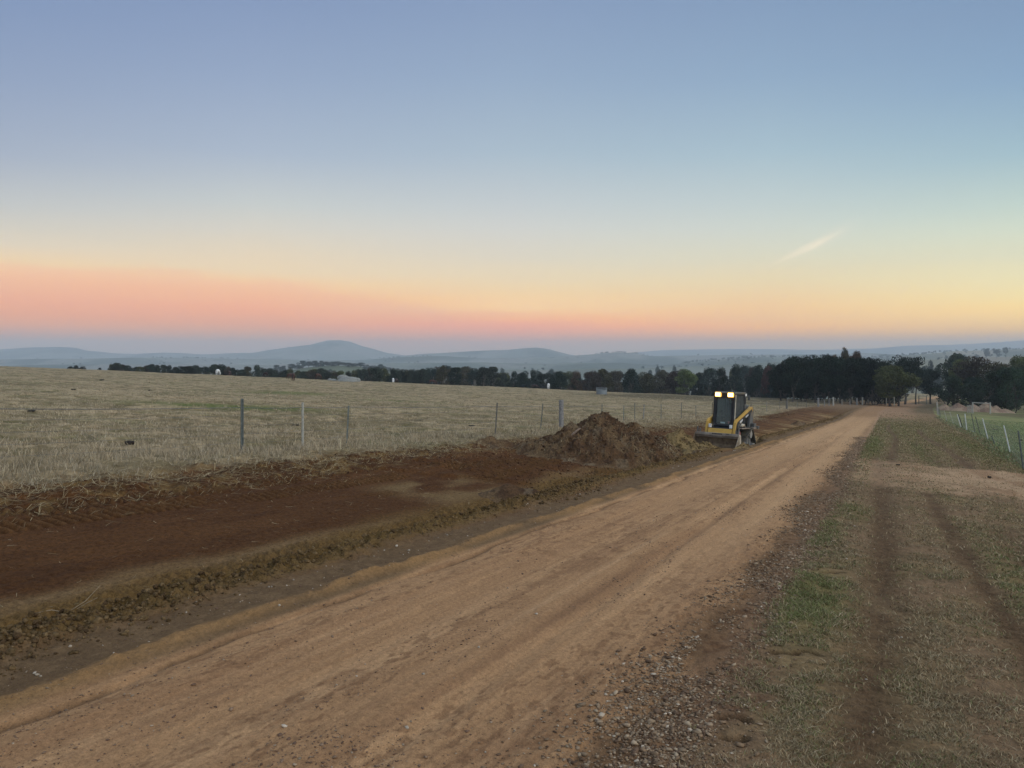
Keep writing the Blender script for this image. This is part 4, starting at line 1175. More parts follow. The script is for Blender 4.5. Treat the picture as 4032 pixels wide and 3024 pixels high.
def crown_proto(seed, kind, nleaf=4200):
    """trunk with limbs and a crown of leaf-sized faces; unit height 1, grows from z = 0"""
    R = np.random.default_rng(seed)
    tr = MB()
    clumps = []
    def limb(p0, p1, r0, r1, depth):
        p0 = Vector(p0); p1 = Vector(p1); m_ = (p0 + p1) / 2 + Vector(R.normal(0, .02, 3).tolist())
        tr.tube([p0, m_, p1], [r0, (r0 + r1) / 2, r1], 6 if depth < 2 else 4, False)
        return p1
    if kind == 'round':
        h0 = .20; rad = (.40, .40); clz = (.30, .92); nb = 9
    elif kind == 'tall':
        h0 = .28; rad = (.26, .26); clz = (.34, .95); nb = 9
    elif kind == 'open':
        h0 = .34; rad = (.46, .46); clz = (.50, .95); nb = 10
    elif kind == 'bush':
        h0 = .08; rad = (.52, .52); clz = (.14, .90); nb = 10
    else:
        h0 = .25; rad = (.30, .30); clz = (.30, .95); nb = 8
    trunks = 3 if kind in ('bush', 'multi') else 1
    roots = []
    for k in range(trunks):
        a = 6.28 * k / trunks + .4; off = .0 if trunks == 1 else .03
        b0 = Vector((off * math.cos(a), off * math.sin(a), -.03)); sp = .02 if trunks == 1 else .10
        t1 = Vector((b0.x + R.normal(0, .01) + math.cos(a) * sp, b0.y + math.sin(a) * sp, h0))
        tr.tube([b0, (b0 + t1) / 2 + Vector((R.normal(0, .008), R.normal(0, .008), 0)), t1], [.030 if trunks == 1 else .017, .022 if trunks == 1 else .013, .017 if trunks == 1 else .010], 8, False)
        roots.append(t1)
    for k in range(nb * 2):
        a = R.uniform(0, 6.28); z = R.uniform(clz[0], clz[1]); f = (z - clz[0]) / (clz[1] - clz[0])
        w = math.sin(math.pi * min(1, max(0, .22 + .68 * f))) if kind != 'open' else (.55 + .45 * math.sin(math.pi * (.2 + .6 * f)))
        d = (R.uniform(.35, .85)) * rad[0] * w
        c = Vector((d * math.cos(a), d * math.sin(a), z)); src = roots[int(R.integers(len(roots)))]
        q = limb(src, src.lerp(c, .5) + Vector((0, 0, .03)), .013, .008, 1); limb(q, c, .008, .003, 2)
        clumps.append((c, R.uniform(.10, .18) * (1.2 if kind in ('round', 'bush') else .98)))
    clumps.append((Vector((R.normal(0, .03), R.normal(0, .03), clz[1] - .06)), .13))
    # leaves
    P = []; 
    wts = np.array([c[1] ** 2 for c in clumps]); wts /= wts.sum()
    ids = R.choice(len(clumps), nleaf, p=wts)
    dirs = R.normal(0, 1, (nleaf, 3)); dirs /= np.linalg.norm(dirs, axis=1)[:, None]
    rr = R.uniform(.35, 1.05, nleaf) ** .5
    cc = np.array([[c[0].x, c[0].y, c[0].z] for c in clumps]); cr = np.array([c[1] for c in clumps])
    P = cc[ids] + dirs * (rr * cr[ids])[:, None] * np.array([1.1, 1.1, .72])
    P[:, 2] = np.maximum(P[:, 2], h0 * .55)
    sz = R.uniform(.010, .024, nleaf)
    a = R.normal(0, 1, (nleaf, 3)); a /= np.linalg.norm(a, axis=1)[:, None]
    nrm = dirs + R.normal(0, .7, (nleaf, 3)); b = np.cross(a, nrm); b /= np.linalg.norm(b, axis=1)[:, None] + 1e-9
    a = a * sz[:, None]; b = b * (sz * R.uniform(.5, 1, nleaf))[:, None]
    V = np.stack([P - a, P - b * .8, P + a, P + b], 1).reshape(-1, 3)
    lo = V[:, 2].max()
    V = V / lo
    cm = mesh_np('crown', V, np.arange(4 * nleaf).reshape(-1, 4), LEAF['dark'], link=False)
    tr.v = [tuple(np.array(p) / lo) for p in tr.v]
    tm = tr.mesh('trunk', bark)
    return tm, cm
PROTO = {k: [crown_proto(sd + i * 31, k, nl) for i in range(nn)] for k, sd, nl, nn in (('round', 1, 8000, 4), ('tall', 2, 5600, 3), ('open', 3, 4600, 2), ('bush', 4, 7600, 4))}

NT = [0]
def tree(px, Y, top=None, h=None, wpx=None, kind='round', leaf='dark', label='', group=None, name='tree', pale=False, cat='tree'):
    q = on(px, Y) if Y < 400 else ((px / K - 512) / F * Y, Y, float(base_z((px / K - 512) / F * Y, Y)))
    if top is not None:
        h = EYE + (HOR - top / K) / F * Y - q[2]
    NT[0] += 1
    tm, cm = PROTO[kind][NT[0] % len(PROTO[kind])]
    rad = {'round': .46, 'tall': .32, 'open': .52, 'bush': .56}[kind]
    w = h if wpx is None else (wpx / K / F * Y) / (2 * rad)
    e = empty(name, (q[0], q[1], q[2] - .05), random.uniform(0, 6.28), (w, w, h)); tag(e, label, cat, group)
    for nm, me, mt in (('trunk', tm, bark_p if pale else bark), ('crown', cm, LEAF[leaf])):
        o = bpy.data.objects.new(nm, me); COL.objects.link(o); o.parent = e
        o.material_slots[0].link = 'OBJECT'; o.material_slots[0].material = mt
    return e

# right-hand trees one can tell apart
tree(3507, 146, top=1432, wpx=205, kind='round', leaf='olive', label='olive green broad tree at the road edge, its lit crown nearest the bend')
tree(3537, 153, top=1440, wpx=150, kind='round', leaf='dark', label='dark tree close behind the broad olive tree')
tree(3563, 172, top=1396, wpx=170, kind='open', leaf='dark', label='tall flat-topped pine-like tree with open tiered branches above the olive tree')
tree(3606, 178, top=1402, wpx=120, kind='open', leaf='blue', label='airy right half of the flat-topped pair behind the olive tree')
tree(3664, 192, top=1450, wpx=100, kind='tall', leaf='dark', label='slim single-trunked tree standing alone in the gap between the two woods')
tree(3748, 149, top=1474, wpx=140, kind='bush', leaf='green', label='low multi-stemmed bushy tree left of the long rail')
tree(3768, 205, top=1387, wpx=165, kind='round', leaf='grey', label='tall rounded grey green gum behind the multi-stemmed bushy tree')
tree(3790, 190, top=1410, wpx=110, kind='tall', leaf='lime', label='yellowish tree against the tall grey green gum')
tree(3852, 175, top=1398, wpx=215, kind='bush', leaf='brown', label='brownish broad tree above the long rail')
tree(3915, 168, top=1418, wpx=190, kind='bush', leaf='olive', label='olive brown tree right of the brownish broad one')
tree(3905, 140, top=1452, wpx=200, kind='bush', leaf='green', label='wide dark green tree with foliage to the ground behind the long rail')
tree(3985, 136, top=1440, wpx=170, kind='bush', leaf='green', label='large green tree by the right picture edge, over the pasture')
tree(3960, 178, top=1428, wpx=110, kind='open', leaf='dark', label='dark flat-topped tree rising behind the large green tree')
tree(4020, 170, top=1392, wpx=180, kind='bush', leaf='olive', label='tall olive tree cut by the right picture edge')
tree(4060, 150, top=1425, wpx=150, kind='round', leaf='green', label='green tree just outside the right edge, only its left side in view')
tree(3835, 150, top=1480, wpx=110, kind='bush', leaf='dark', label='low dark bush filling the gap behind the small pale gate')
# dark wood beside the bend
DW = [(3075, 1425, 100), (3120, 1398, 110), (3165, 1396, 110), (3212, 1394, 120), (3262, 1390, 120), (3310, 1400, 110), (3352, 1404, 120), (3400, 1402, 120), (3445, 1408, 120), (3480, 1412, 120)]
wd = ['leftmost', 'second', 'third', 'fourth', 'fifth', 'sixth', 'seventh', 'eighth', 'ninth', 'tenth']
for i, (px, tp, w) in enumerate(DW):
    tree(px, 150 + random.uniform(-3, 12), top=tp, wpx=w * 1.25, kind=random.choice(['round', 'bush', 'round']), leaf='dark', label=f'near-black tree {wd[i]} from left in the front of the bend wood', group='front trees of the dark wood')
for i, px in enumerate((3098, 3145, 3190, 3238, 3288, 3332, 3378, 3424)):
    tree(px, 172 + random.uniform(-4, 8), top=1416 + random.uniform(-8, 8), wpx=130, kind='bush', leaf='dark', label=f'dark tree {wd[i]} from left in the middle of the bend wood', group='rear trees of the dark wood')
for i, px in enumerate((3080, 3130, 3185, 3240, 3300, 3350, 3400, 3450, 3490, 3530)):
    tree(px, 205 + random.uniform(-4, 8), top=1440 + random.uniform(-8, 8), wpx=150, kind='bush', leaf='dark', label=f'dark tree {wd[i]} from left at the back of the bend wood', group='innermost trees of the dark wood')
tree(3327, 185, top=1364, wpx=52, kind='tall', leaf='brown', label='feathery brown treetop poking highest out of the dark wood', pale=True)
tree(3368, 190, top=1378, wpx=78, kind='round', leaf='rust', label='rounded rust red treetop right of the feathery one, over the dark wood')
tree(3285, 188, top=1392, wpx=60, kind='round', leaf='rust', label='dull red treetop left of the feathery brown one')
tree(3022, 215, top=1437, wpx=70, kind='round', leaf='rust', label='russet treetop just left of the dark wood')
tree(2965, 225, top=1440, wpx=70, kind='round', leaf='brown', label='reddish brown treetop above the loader lamps')

# the belt behind the paddock, from left to right
PROF = [(276, 1452), (300, 1447), (325, 1453), (390, 1457), (440, 1442), (465, 1438), (500, 1448), (525, 1457), (552, 1452), (598, 1442), (640, 1445), (672, 1446), (712, 1450), (740, 1450), (772, 1447), (810, 1452), (846, 1443), (880, 1443), (915, 1456), (950, 1464), (1008, 1439), (1030, 1450), (1062, 1456),
        (1105, 1466), (1148, 1452), (1200, 1466), (1228, 1460), (1262, 1453), (1300, 1466), (1340, 1462), (1395, 1460), (1430, 1456), (1480, 1448), (1545, 1452), (1585, 1456), (1625, 1458), (1665, 1455), (1700, 1450), (1745, 1441), (1790, 1450), (1830, 1446),
        (1870, 1453), (1905, 1449), (1942, 1447), (1985, 1470), (2020, 1464), (2060, 1464), (2098, 1456), (2150, 1470), (2195, 1466), (2240, 1464), (2275, 1462), (2330, 1462), (2372, 1455), (2425, 1462), (2490, 1454), (2545, 1468), (2603, 1458), (2655, 1464),
        (2700, 1456), (2750, 1470), (2800, 1450), (2835, 1448), (2890, 1434), (2935, 1440), (2985, 1440), (3035, 1432)]
MARK = [(858, 'the leftmost white horse'), (1155, 'the largest bay horse'), (1370, 'the pale boulders'), (1548, 'the middle white horse'), (1702, 'the side-on bay horse'), (1955, 'the leaning thin brown post'), (2210, 'the thick round post'), (2369, 'the hay ring'), (2600, 'the far steel posts'), (2840, 'the loader')]
KINDW = {'grey': 'grey green', 'dark': 'dark', 'olive': 'olive', 'rust': 'russet', 'green': 'green', 'brown': 'brown', 'lime': 'yellow green', 'blue': 'blue green'}
SHAPE = {'round': 'rounded', 'tall': 'slender', 'open': 'spreading', 'bush': 'bushy'}
ORD = ['nearest', 'second nearest', 'third nearest', 'fourth nearest', 'fifth nearest', 'sixth nearest', 'seventh nearest', 'eighth nearest', 'ninth nearest', 'tenth nearest', 'eleventh nearest', 'twelfth nearest']
cnt = {}
def belt_label(px, kind, leaf, row):
    k = min(range(len(MARK)), key=lambda i: abs(MARK[i][0] - px)); side = 'left' if px < MARK[k][0] else 'right'
    return k, side, row
specs = []
for i, (px, tp) in enumerate(PROF):
    Y = 232 + (14 * math.sin(i * 1.9)) + (0 if px > 1000 else -18)
    kind = 'tall' if 1700 < px < 1960 or px in (1480, 2700) else random.choice(['bush', 'round', 'bush', 'tall' if px < 1000 else 'bush', 'bush'])
    leaf = random.choice(['grey', 'grey', 'olive', 'dark', 'grey', 'blue', 'brown']) if px < 1990 else random.choice(['dark', 'dark', 'dark', 'blue', 'olive', 'dark', 'brown'])
    if px in (2275,): leaf = 'rust'
    if px in (2700,): leaf = 'lime'
    w = 68 if px > 1000 else 44
    if px < 420: w = 30
    if 2100 < px: w = 98
    specs.append([px, Y, tp, kind, leaf, w, 'front belt'])
for i, px in enumerate(range(1180, 3060, 72)):
    tp = np.interp(px, [p_[0] for p_ in PROF], [p_[1] for p_ in PROF]) + random.uniform(-3, 14)
    specs.append([px + random.uniform(-14, 14), 275 + random.uniform(-8, 12), tp, random.choice(['round', 'bush']), random.choice(['grey', 'brown', 'dark', 'olive', 'blue']), 95, 'rear belt'])
for px in (455, 482, 512, 538, 575, 585, 618, 655, 690, 725, 755, 790, 828, 862, 898, 932, 975, 1045, 1085, 1128, 1175, 1215, 1245, 1282, 1320, 1368, 1412, 1455, 1512, 1560, 1605, 1645, 1682, 1722, 1768, 1810, 1850, 1888, 1925):
    tp = np.interp(px, [p_[0] for p_ in PROF], [p_[1] for p_ in PROF]) + random.uniform(-2, 6)
    specs.append([px, 246 + random.uniform(-6, 6) - (20 if px < 1000 else 0), tp, random.choice(['bush', 'round', 'tall']), random.choice(['grey', 'olive', 'dark', 'grey', 'brown']), 44 if px < 1000 else 62, 'middle belt'])
specs.sort(key=lambda q: q[0])
byk = {}
for sp in specs:
    k = min(range(len(MARK)), key=lambda i: abs(MARK[i][0] - sp[0])); side = 'left' if sp[0] < MARK[k][0] else 'right'
    byk.setdefault((k, side, sp[6]), []).append(sp)
for (k, side, row), lst in byk.items():
    lst.sort(key=lambda q: abs(q[0] - MARK[k][0]))
    for j, sp in enumerate(lst):
        lb = f'{SHAPE[sp[3]]} {KINDW[sp[4]]} {row} tree, {ORD[min(j, 11)]} {side} of {MARK[k][1]}'
        tree(sp[0], sp[1], top=sp[2] - (11 if sp[0] < 1000 else 6), wpx=sp[5], kind=sp[3], leaf=sp[4], label=lb, group='trees of the belt behind the paddock, ' + row, pale=1690 < sp[0] < 1960)

# wood on the green knoll
KN = [(1065, 1449), (1092, 1437), (1120, 1440), (1150, 1433), (1172, 1436), (1190, 1420), (1215, 1423), (1240, 1420), (1262, 1420), (1285, 1424), (1308, 1424), (1330, 1423), (1352, 1427), (1374, 1428), (1396, 1431), (1420, 1428), (1445, 1436), (1468, 1440), (1500, 1434), (1525, 1446)]
for i, (px, tp) in enumerate(KN):
    side = i - len(KN) // 2
    lb = f'hazy tree of the green knoll wood, ' + (['at its far left end', 'second from its left end', 'third from its left end', 'fourth from its left end', 'fifth from its left end', 'sixth from its left end', 'seventh from its left end', 'eighth from its left end', 'ninth from its left end', 'left of its middle'][i] if i < 10 else ['at its far right end', 'second from its right end', 'third from its right end', 'fourth from its right end', 'fifth from its right end', 'sixth from its right end', 'seventh from its right end', 'eighth from its right end', 'ninth from its right end', 'right of its middle'][len(KN) - 1 - i])
    tree(px, 872 + 10 * math.sin(i * 2.3), top=tp - 1, wpx=46, kind='bush' if i % 3 else 'round', leaf='blue', label=lb, group='trees of the wood on the green knoll')
tree(1298, 830, top=1452, wpx=30, kind='bush', leaf='grey', label='small lone bush on the green slope below the knoll wood')
for (px, Y, tp, w, lb) in ((1978, 900, 1447, 26, 'lone round tree in the hazy valley above the gap in the belt'), (1630, 600, 1449, 40, 'pale domed treetop just above the belt right of the middle white horse'), (2170, 560, 1449, 52, 'hazy spreading tree above the belt left of the hay ring'),
                           (2590, 900, 1440, 24, 'small round hazy tree in the valley, left of two above the far steel posts'), (2656, 850, 1436, 26, 'round hazy tree in the valley, right of two above the far steel posts'), (2560, 620, 1452, 40, 'hazy tree cluster just above the belt, below the small round valley trees'),
                           (3960, 1520, 1366, 24, 'flat-topped tree alone on the bare ridge at the far right'), (3925, 1530, 1372, 30, 'low tree on the right ridge, left of the flat-topped one'), (3885, 1540, 1370, 26, 'paired trees on the right ridge, left of the low one'),
                           (3665, 560, 1412, 40, 'grey hazy round tree in the pasture gap above the lone slim tree'), (3595, 480, 1432, 60, 'hazy tree behind the airy flat-topped pair'), (3640, 430, 1437, 60, 'low hazy tree seen through the gap, left of the multi-stemmed bushy tree'), (3692, 420, 1434, 50, 'low hazy tree seen through the gap, close to the tall grey green gum')):
    tree(px, Y, top=tp, wpx=w, kind='open' if 'flat' in lb else 'round', leaf='blue', label=lb)

# far scattered trees: nobody could count them
def far_trees():
    V = []; Fc = []; base = 0
    n = 1500
    az = RNG.uniform(-.70, .72, n); D = np.exp(RNG.uniform(math.log(520), math.log(6900), n))
    X = az * D; Y = D
    dens = fbm(X / 170 + 3, Y / 260, 150, 4)
    keep = (dens > .50) | (RNG.uniform(0, 1, n) < .16)
    X, Y = X[keep], Y[keep]
    # lines of trees along some crests
    ex = []
    for (px0, px1, row_d, k_) in ((2686, 3300, 2500, 190), (3400, 4032, 2500, 200), (2340, 2560, 3500, 80), (3300, 4032, 1550, 25), (600, 1000, 3500, 60), (1000, 1250, 5400, 12), (1450, 1700, 3500, 50), (1750, 2700, 560, 90), (2050, 2700, 820, 60)):
        for _ in range(int(k_ * .7)):
            c = RNG.uniform(px0, px1); d = row_d * RNG.normal(1.0, .03); ex.append(((c / K - 512) / F * d, d))
    ex = np.array(ex); X = np.concatenate([X, ex[:, 0]]); Y = np.concatenate([Y, ex[:, 1]])
    # nothing on the clear slope of the knoll
    kn = (np.abs(Y - 830) < 110) & (X > -310) & (X < 0)
    X, Y = X[~kn], Y[~kn]
    Z = base_z(X, Y); n = len(X)
    H = RNG.uniform(4, 8.5, n); m = 40
    c = RNG.normal(0, 1, (n, m, 3)); c /= np.linalg.norm(c, axis=2)[..., None]; c *= (RNG.uniform(.3, 1, (n, m, 1)) ** .5)
    c = c * np.stack([H * .55, H * .55, H * .38], 1)[:, None, :] + np.stack([X, Y, Z + H * .58], 1)[:, None, :]
    c[..., 2] = np.maximum(c[..., 2], (Z + H * .16)[:, None])
    a = RNG.normal(0, 1, (n, m, 3)) * (H * .11)[:, None, None]; b_ = RNG.normal(0, 1, (n, m, 3)) * (H * .11)[:, None, None]
    V = np.stack([c - a, c - b_, c + a, c + b_], 2).reshape(-1, 3)
    o = mesh_np('far_trees', V, np.arange(len(V)).reshape(-1, 4), LEAF['blue'])
    tag(o, 'scattered trees fading into the haze over the valley and hills', 'far trees', None, 'stuff')
far_trees()
# ------------------------------------------------------------------ the compact track loader
m_yel = mat_plain('machine_yellow', (.50, .29, .055), .6, .15, 3, dirt=(.24, .155, .07), spec=.35)
m_blk = mat_plain('machine_black', (.018, .018, .018), .5, .3, 6, spec=.4)
m_gry = mat_plain('machine_grey', (.12, .115, .105), .6, .3, 5, dirt=(.17, .14, .10), metal=.2)
m_lgt = mat_plain('worn_steel', (.48, .41, .30), .55, .35, 6, metal=.3, dirt=(.26, .19, .12))
m_stl = mat_plain('muddy_steel', (.27, .215, .16), .7, .35, 5, dirt=(.17, .12, .075), metal=.2)
m_mud = mat_plain('mud_caked', (.15, .10, .058), .95, .4, 7, bump=.03)
m_rub = mat_plain('track_rubber', (.085, .070, .050), .85, .4, 8, dirt=(.17, .135, .08), bump=.01)
m_rol = mat_plain('roller_steel', (.36, .33, .27), .6, .25, 6, metal=.2)
m_scr = mat_plain('screen_steel', (.11, .115, .105), .7, .3, 8)
m_pnk = mat_plain('faded_red', (.55, .20, .17), .6, .15, 8)
m_whi = mat_plain('white_mark', (.75, .73, .66), .6, .1, 8)
m_gls = bpy.data.materials.new('cab_glass'); m_gls.use_nodes = True
_n = m_gls.node_tree; _n.nodes.clear(); _o = _n.nodes.new('ShaderNodeOutputMaterial'); _g = _n.nodes.new('ShaderNodeBsdfGlossy'); _t = _n.nodes.new('ShaderNodeBsdfTransparent'); _d = _n.nodes.new('ShaderNodeBsdfDiffuse')
_m = _n.nodes.new('ShaderNodeMixShader'); _m2 = _n.nodes.new('ShaderNodeMixShader')
_g.inputs['Roughness'].default_value = .03; _g.inputs['Color'].default_value = (.8, .9, .9, 1); _t.inputs['Color'].default_value = (.40, .52, .52, 1); _d.inputs['Color'].default_value = (.045, .07, .08, 1)
_m2.inputs['Fac'].default_value = .40; _n.links.new(_t.outputs[0], _m2.inputs[1]); _n.links.new(_d.outputs[0], _m2.inputs[2])
_m.inputs['Fac'].default_value = .06; _n.links.new(_m2.outputs[0], _m.inputs[1]); _n.links.new(_g.outputs[0], _m.inputs[2]); _n.links.new(_m.outputs[0], _o.inputs['Surface'])
m_lamp = bpy.data.materials.new('lamp_glow'); m_lamp.use_nodes = True
_b = m_lamp.node_tree.nodes['Principled BSDF']; _b.inputs['Emission Color'].default_value = (1, .80, .38, 1); _b.inputs['Emission Strength'].default_value = 7.0
m_glow = bpy.data.materials.new('lamp_halo'); m_glow.use_nodes = True
_b = m_glow.node_tree.nodes['Principled BSDF']; _b.inputs['Emission Color'].default_value = (1, .50, .08, 1); _b.inputs['Emission Strength'].default_value = 2.6; _b.inputs['Base Color'].default_value = (.6, .4, .1, 1)  # orange glow on the lamp housing stands in for the halo

LX, LY = 8.02, 28.5
lz = float(smooth_z(LX, LY))
HEAD = math.radians(235)
_c, _s = math.cos(HEAD), math.sin(HEAD)
def gz(x, y): return float(smooth_z(LX + _c * x - _s * y, LY + _s * x + _c * y))
pitch = math.atan2(gz(.8, 0) - gz(-.8, 0), 1.6)
LD = empty('track_loader', (LX, LY, lz + .04), rot=(math.radians(-1.0), -pitch, HEAD), sc=(1.0, .87, 1.07))
tag(LD, 'yellow compact track loader with lit cab lamps pushing soil in the drain', 'track loader')

# chassis
b = MB(); b.prism([(-.95, .32), (-1.0, .95), (-.55, 1.02), (.55, .95), (.72, .80), (.78, .30), (.6, .22), (-.8, .22)], -.46, .46); b.build('chassis', m_blk, LD, .015)
b = MB(); b.prism([(-1.22, .75), (-1.25, 1.45), (-1.12, 1.62), (-.62, 1.66), (-.50, 1.55), (-.50, .95), (-.95, .72)], -.40, .40); eh = b.build('engine_hood', m_gry, LD, .03)
b = MB()
for k in range(7): b.box((-1.256, 0, .88 + k * .08), (.012, .62, .035))
b.build('grille', m_blk, eh)
b = MB(); b.tube([(-.95, .28, 1.6), (-.95, .28, 1.84), (-.99, .28, 1.90)], [.035, .035, .03], 10); b.build('exhaust_pipe', m_blk, LD)
for sy in (1, -1):
    # tracks
    pts = []
    def arc(cx, cz, r, a0, a1, n=7):
        return [(cx + r * math.cos(math.radians(a0 + (a1 - a0) * i / n)), cz + r * math.sin(math.radians(a0 + (a1 - a0) * i / n))) for i in range(n + 1)]
    loop = arc(.66, .19, .16, -90, 55) + arc(-.34, .64, .20, 60, 125) + arc(-.74, .19, .16, 150, 270)
    tk = empty('track_assembly', (0, sy * .70, 0)); tk.parent = LD
    out = loop; inn = [(x * .955 + (-.04) * .045, .335 + (z - .335) * .90) for x, z in loop]
    b = MB(); n = len(out); w = .17
    vs = [(x, -w, z) for x, z in out] + [(x, w, z) for x, z in out] + [(x, -w, z) for x, z in inn] + [(x, w, z) for x, z in inn]
    fs = []
    for i in range(n):
        j = (i + 1) % n
        fs += [(i, j, n + j, n + i), (2 * n + i, 3 * n + i, 3 * n + j, 2 * n + j), (i, 2 * n + i, 2 * n + j, j), (n + i, n + j, 3 * n + j, 3 * n + i)]
    b.add(vs, fs)
    # lugs
    per = []
    for i in range(n):
        j = (i + 1) % n; per.append(math.dist(out[i], out[j]))
    tot = sum(per); kx = int(tot / .085)
    for q in range(kx):
        d = q * tot / kx; i = 0
        while d > per[i]: d -= per[i]; i += 1
        a, c = out[i], out[(i + 1) % n]; f = d / per[i]; x = a[0] + (c[0] - a[0]) * f; z = a[1] + (c[1] - a[1]) * f
        an = math.atan2(c[1] - a[1], c[0] - a[0])
        nx, nz = math.sin(an), -math.cos(an)
        b.box((x + nx * .012, 0, z + nz * .012), (.035, .33, .028), ('Y', -an))
    b.build('rubber_track', m_rub, tk)
    for k in range(5):
        x = -.56 + k * .255
        for yy in (-.10, .10):
            b = MB(); b.tube([(x, yy - .045, .125), (x, yy - .03, .125), (x, yy + .03, .125), (x, yy + .045, .125)], [.05, .085, .085, .05], 16); b.build('track_roller', m_rol, tk)
    for (x, z, r) in ((.64, .20, .12), (-.72, .20, .12)):
        b = MB(); b.tube([(x, -.14, z), (x, -.12, z), (x, .12, z), (x, .14, z)], [r * .6, r, r, r * .6], 18); b.build('idler_wheel', m_rol, tk)
    b = MB(); b.tube([(-.34, -.12, .64), (-.34, .12, .64)], .11, 18)
    for k in range(12):
        a = 2 * math.pi * k / 12; b.tube([(-.34 + .12 * math.cos(a), -.12, .64 + .12 * math.sin(a)), (-.34 + .12 * math.cos(a), .12, .64 + .12 * math.sin(a))], .028, 8)
    b.build('drive_sprocket', m_rol, tk)
    b = MB(); b.prism([(-.70, .22), (.62, .20), (.52, .33), (.10, .36), (-.20, .55), (-.46, .56), (-.52, .38), (-.72, .30)], -.05, .05); b.build('track_frame', m_gry, tk, .01)
    for k in range(3):
        b = MB(); b.tube([(-.36 + k * .32, .06, .16), (-.30 + k * .26, .07, .46 - k * .05)], .022, 8); b.build('frame_strut', m_rol, tk)
    # rear uprights and loader arms
    y0 = sy * .53; y1 = sy * .64
    lo_, hi_ = min(y0, y1), max(y0, y1)
    b = MB(); b.prism([(-1.02, .80), (-1.10, 1.40), (-1.02, 1.58), (-.84, 1.60), (-.74, 1.45), (-.62, .85)], lo_ - .02, hi_ - .02); b.build('arm_tower', m_gry, LD, .012)
    arm = MB()
    arm.prism([(-.98, 1.44), (-.90, 1.58), (-.74, 1.58), (.60, 1.16), (.80, 1.12), (.92, 1.02), (1.06, .52), (1.10, .22), (.96, .18), (.86, .50), (.74, .88), (.58, .98), (-.60, 1.32)], lo_, hi_)
    ao = arm.build('lift_arm', m_yel, LD, .012)
    b = MB()                                                # dark band with lettering along the outer side
    yo = sy * (.64 + .006)
    b.prism([(-.80, 1.50), (.58, 1.10), (.76, 1.04), (.86, .94), (.98, .54), (.92, .52), (.78, .86), (.60, .985), (-.60, 1.325), (-.85, 1.42)], min(yo, yo - sy * .004), max(yo, yo - sy * .004)); b.build('side_decal', m_blk, ao)
    b = MB()
    yo2 = sy * (.64 + .012)
    for (x, z, wd_, hh) in ((.50, 1.045, .045, .075), (.44, 1.065, .03, .06), (.385, 1.075, .045, .075), (.32, 1.095, .04, .07), (.26, 1.115, .04, .07), (-.12, 1.225, .05, .055), (-.20, 1.245, .05, .055), (-.28, 1.27, .05, .055), (-.36, 1.29, .05, .055)):
        b.box((x, yo2, z), (wd_, .006, hh), ('Y', .27))
    b.build('lettering', m_whi, ao)
    b = MB(); b.prism([(.58, .985), (.62, .97), (.84, .50), (1.02, .25), (.99, .20), (.82, .46)], min(yo, yo + sy * .01), max(yo, yo + sy * .01)); b.build('worn_edge', m_lgt, ao)
    # rams
    b = MB(); b.tube([(-.62, sy * .57, .72), (-.05, sy * .57, .93)], .05, 12); ra = b.build('lift_ram', m_gry, LD)
    b = MB(); b.tube([(-.05, sy * .57, .93), (.42, sy * .57, 1.08)], .026, 10); b.build('ram_rod', m_lgt, ra)
    b = MB(); b.tube([(.50, sy * .70, .93), (.50, sy * .70, .93 - .001), (.20, sy * .70, .94)], .05, 12); b.build('ram_pin', m_lgt, LD)
    b = MB(); b.tube([(.66, sy * .40, .92), (.90, sy * .43, .56)], .042, 12); rb = b.build('tilt_ram', m_blk, LD)
    b = MB(); b.tube([(.90, sy * .43, .56), (1.02, sy * .44, .38)], .022, 10); b.build('ram_rod', m_lgt, rb)
    b = MB(); b.tube([(.52, sy * .60, 1.05), (.78, sy * .68, .80), (.98, sy * .70, .50), (1.06, sy * .66, .34)], .018, 8); b.build('hydraulic_hose', m_blk, LD)
    b = MB(); b.box((.10, sy * .66, .83), (1.1, .30, .03)); b.box((-.72, sy * .68, .84), (.35, .32, .05)); b.build('fender', m_stl, LD, .008)
b = MB(); b.tube([(.70, .72, .56), (.82, .74, .72)], .045, 12); b.build('grease_canister', m_pnk, LD)
b = MB(); b.box((-.86, .72, .92), (.22, .14, .16)); b.box((-1.02, .80, .86), (.16, .18, .10)); b.build('tool_box', m_gry, LD, .01)
# front cross plate between the arms
b = MB(); b.prism([(.90, .80), (.99, .80), (1.09, .56), (1.03, .53)], -.50, .50); b.build('cross_plate', m_yel, LD, .01)
for sy in (1, -1):
    b = MB(); b.box((.95, sy * .44, .88), (.10, .10, .12)); b.build('arm_bracket', m_whi, LD, .01)

# cab
cab = empty('cab', (0, 0, 0)); cab.parent = LD
CX0, CX1, CY, CZ0, CZ1 = -.50, .62, .40, .88, 2.02
b = MB()
for sy in (1, -1):
    b.tube([(CX1 + .04, sy * CY, CZ0 + .02), (CX1 - .03, sy * CY, CZ1 - .18), (CX1 - .05, sy * CY, CZ1 - .02)], .042, 8)
    b.tube([(CX0, sy * CY, CZ0), (CX0, sy * CY, CZ1 - .02)], .042, 8)
    b.tube([(CX0, sy * CY, CZ1 - .04), (CX1 - .05, sy * CY, CZ1 - .04)], .04, 8)
    b.tube([(CX0, sy * CY, CZ0 + .04), (CX1 + .04, sy * CY, CZ0 + .04)], .04, 8)
b.tube([(CX1 + .04, -CY, CZ0 + .02), (CX1 + .04, CY, CZ0 + .02)], .035, 8)
b.build('cab_frame', m_blk, cab)
b = MB(); b.prism([(CX0 - .06, CZ1 - .02), (CX0 - .04, CZ1 + .05), (CX1 - .02, CZ1 + .04), (CX1 + .05, CZ1 - .01), (CX1 + .02, CZ1 - .03)], -CY - .05, CY + .05); b.build('cab_roof', m_gry, cab, .015)
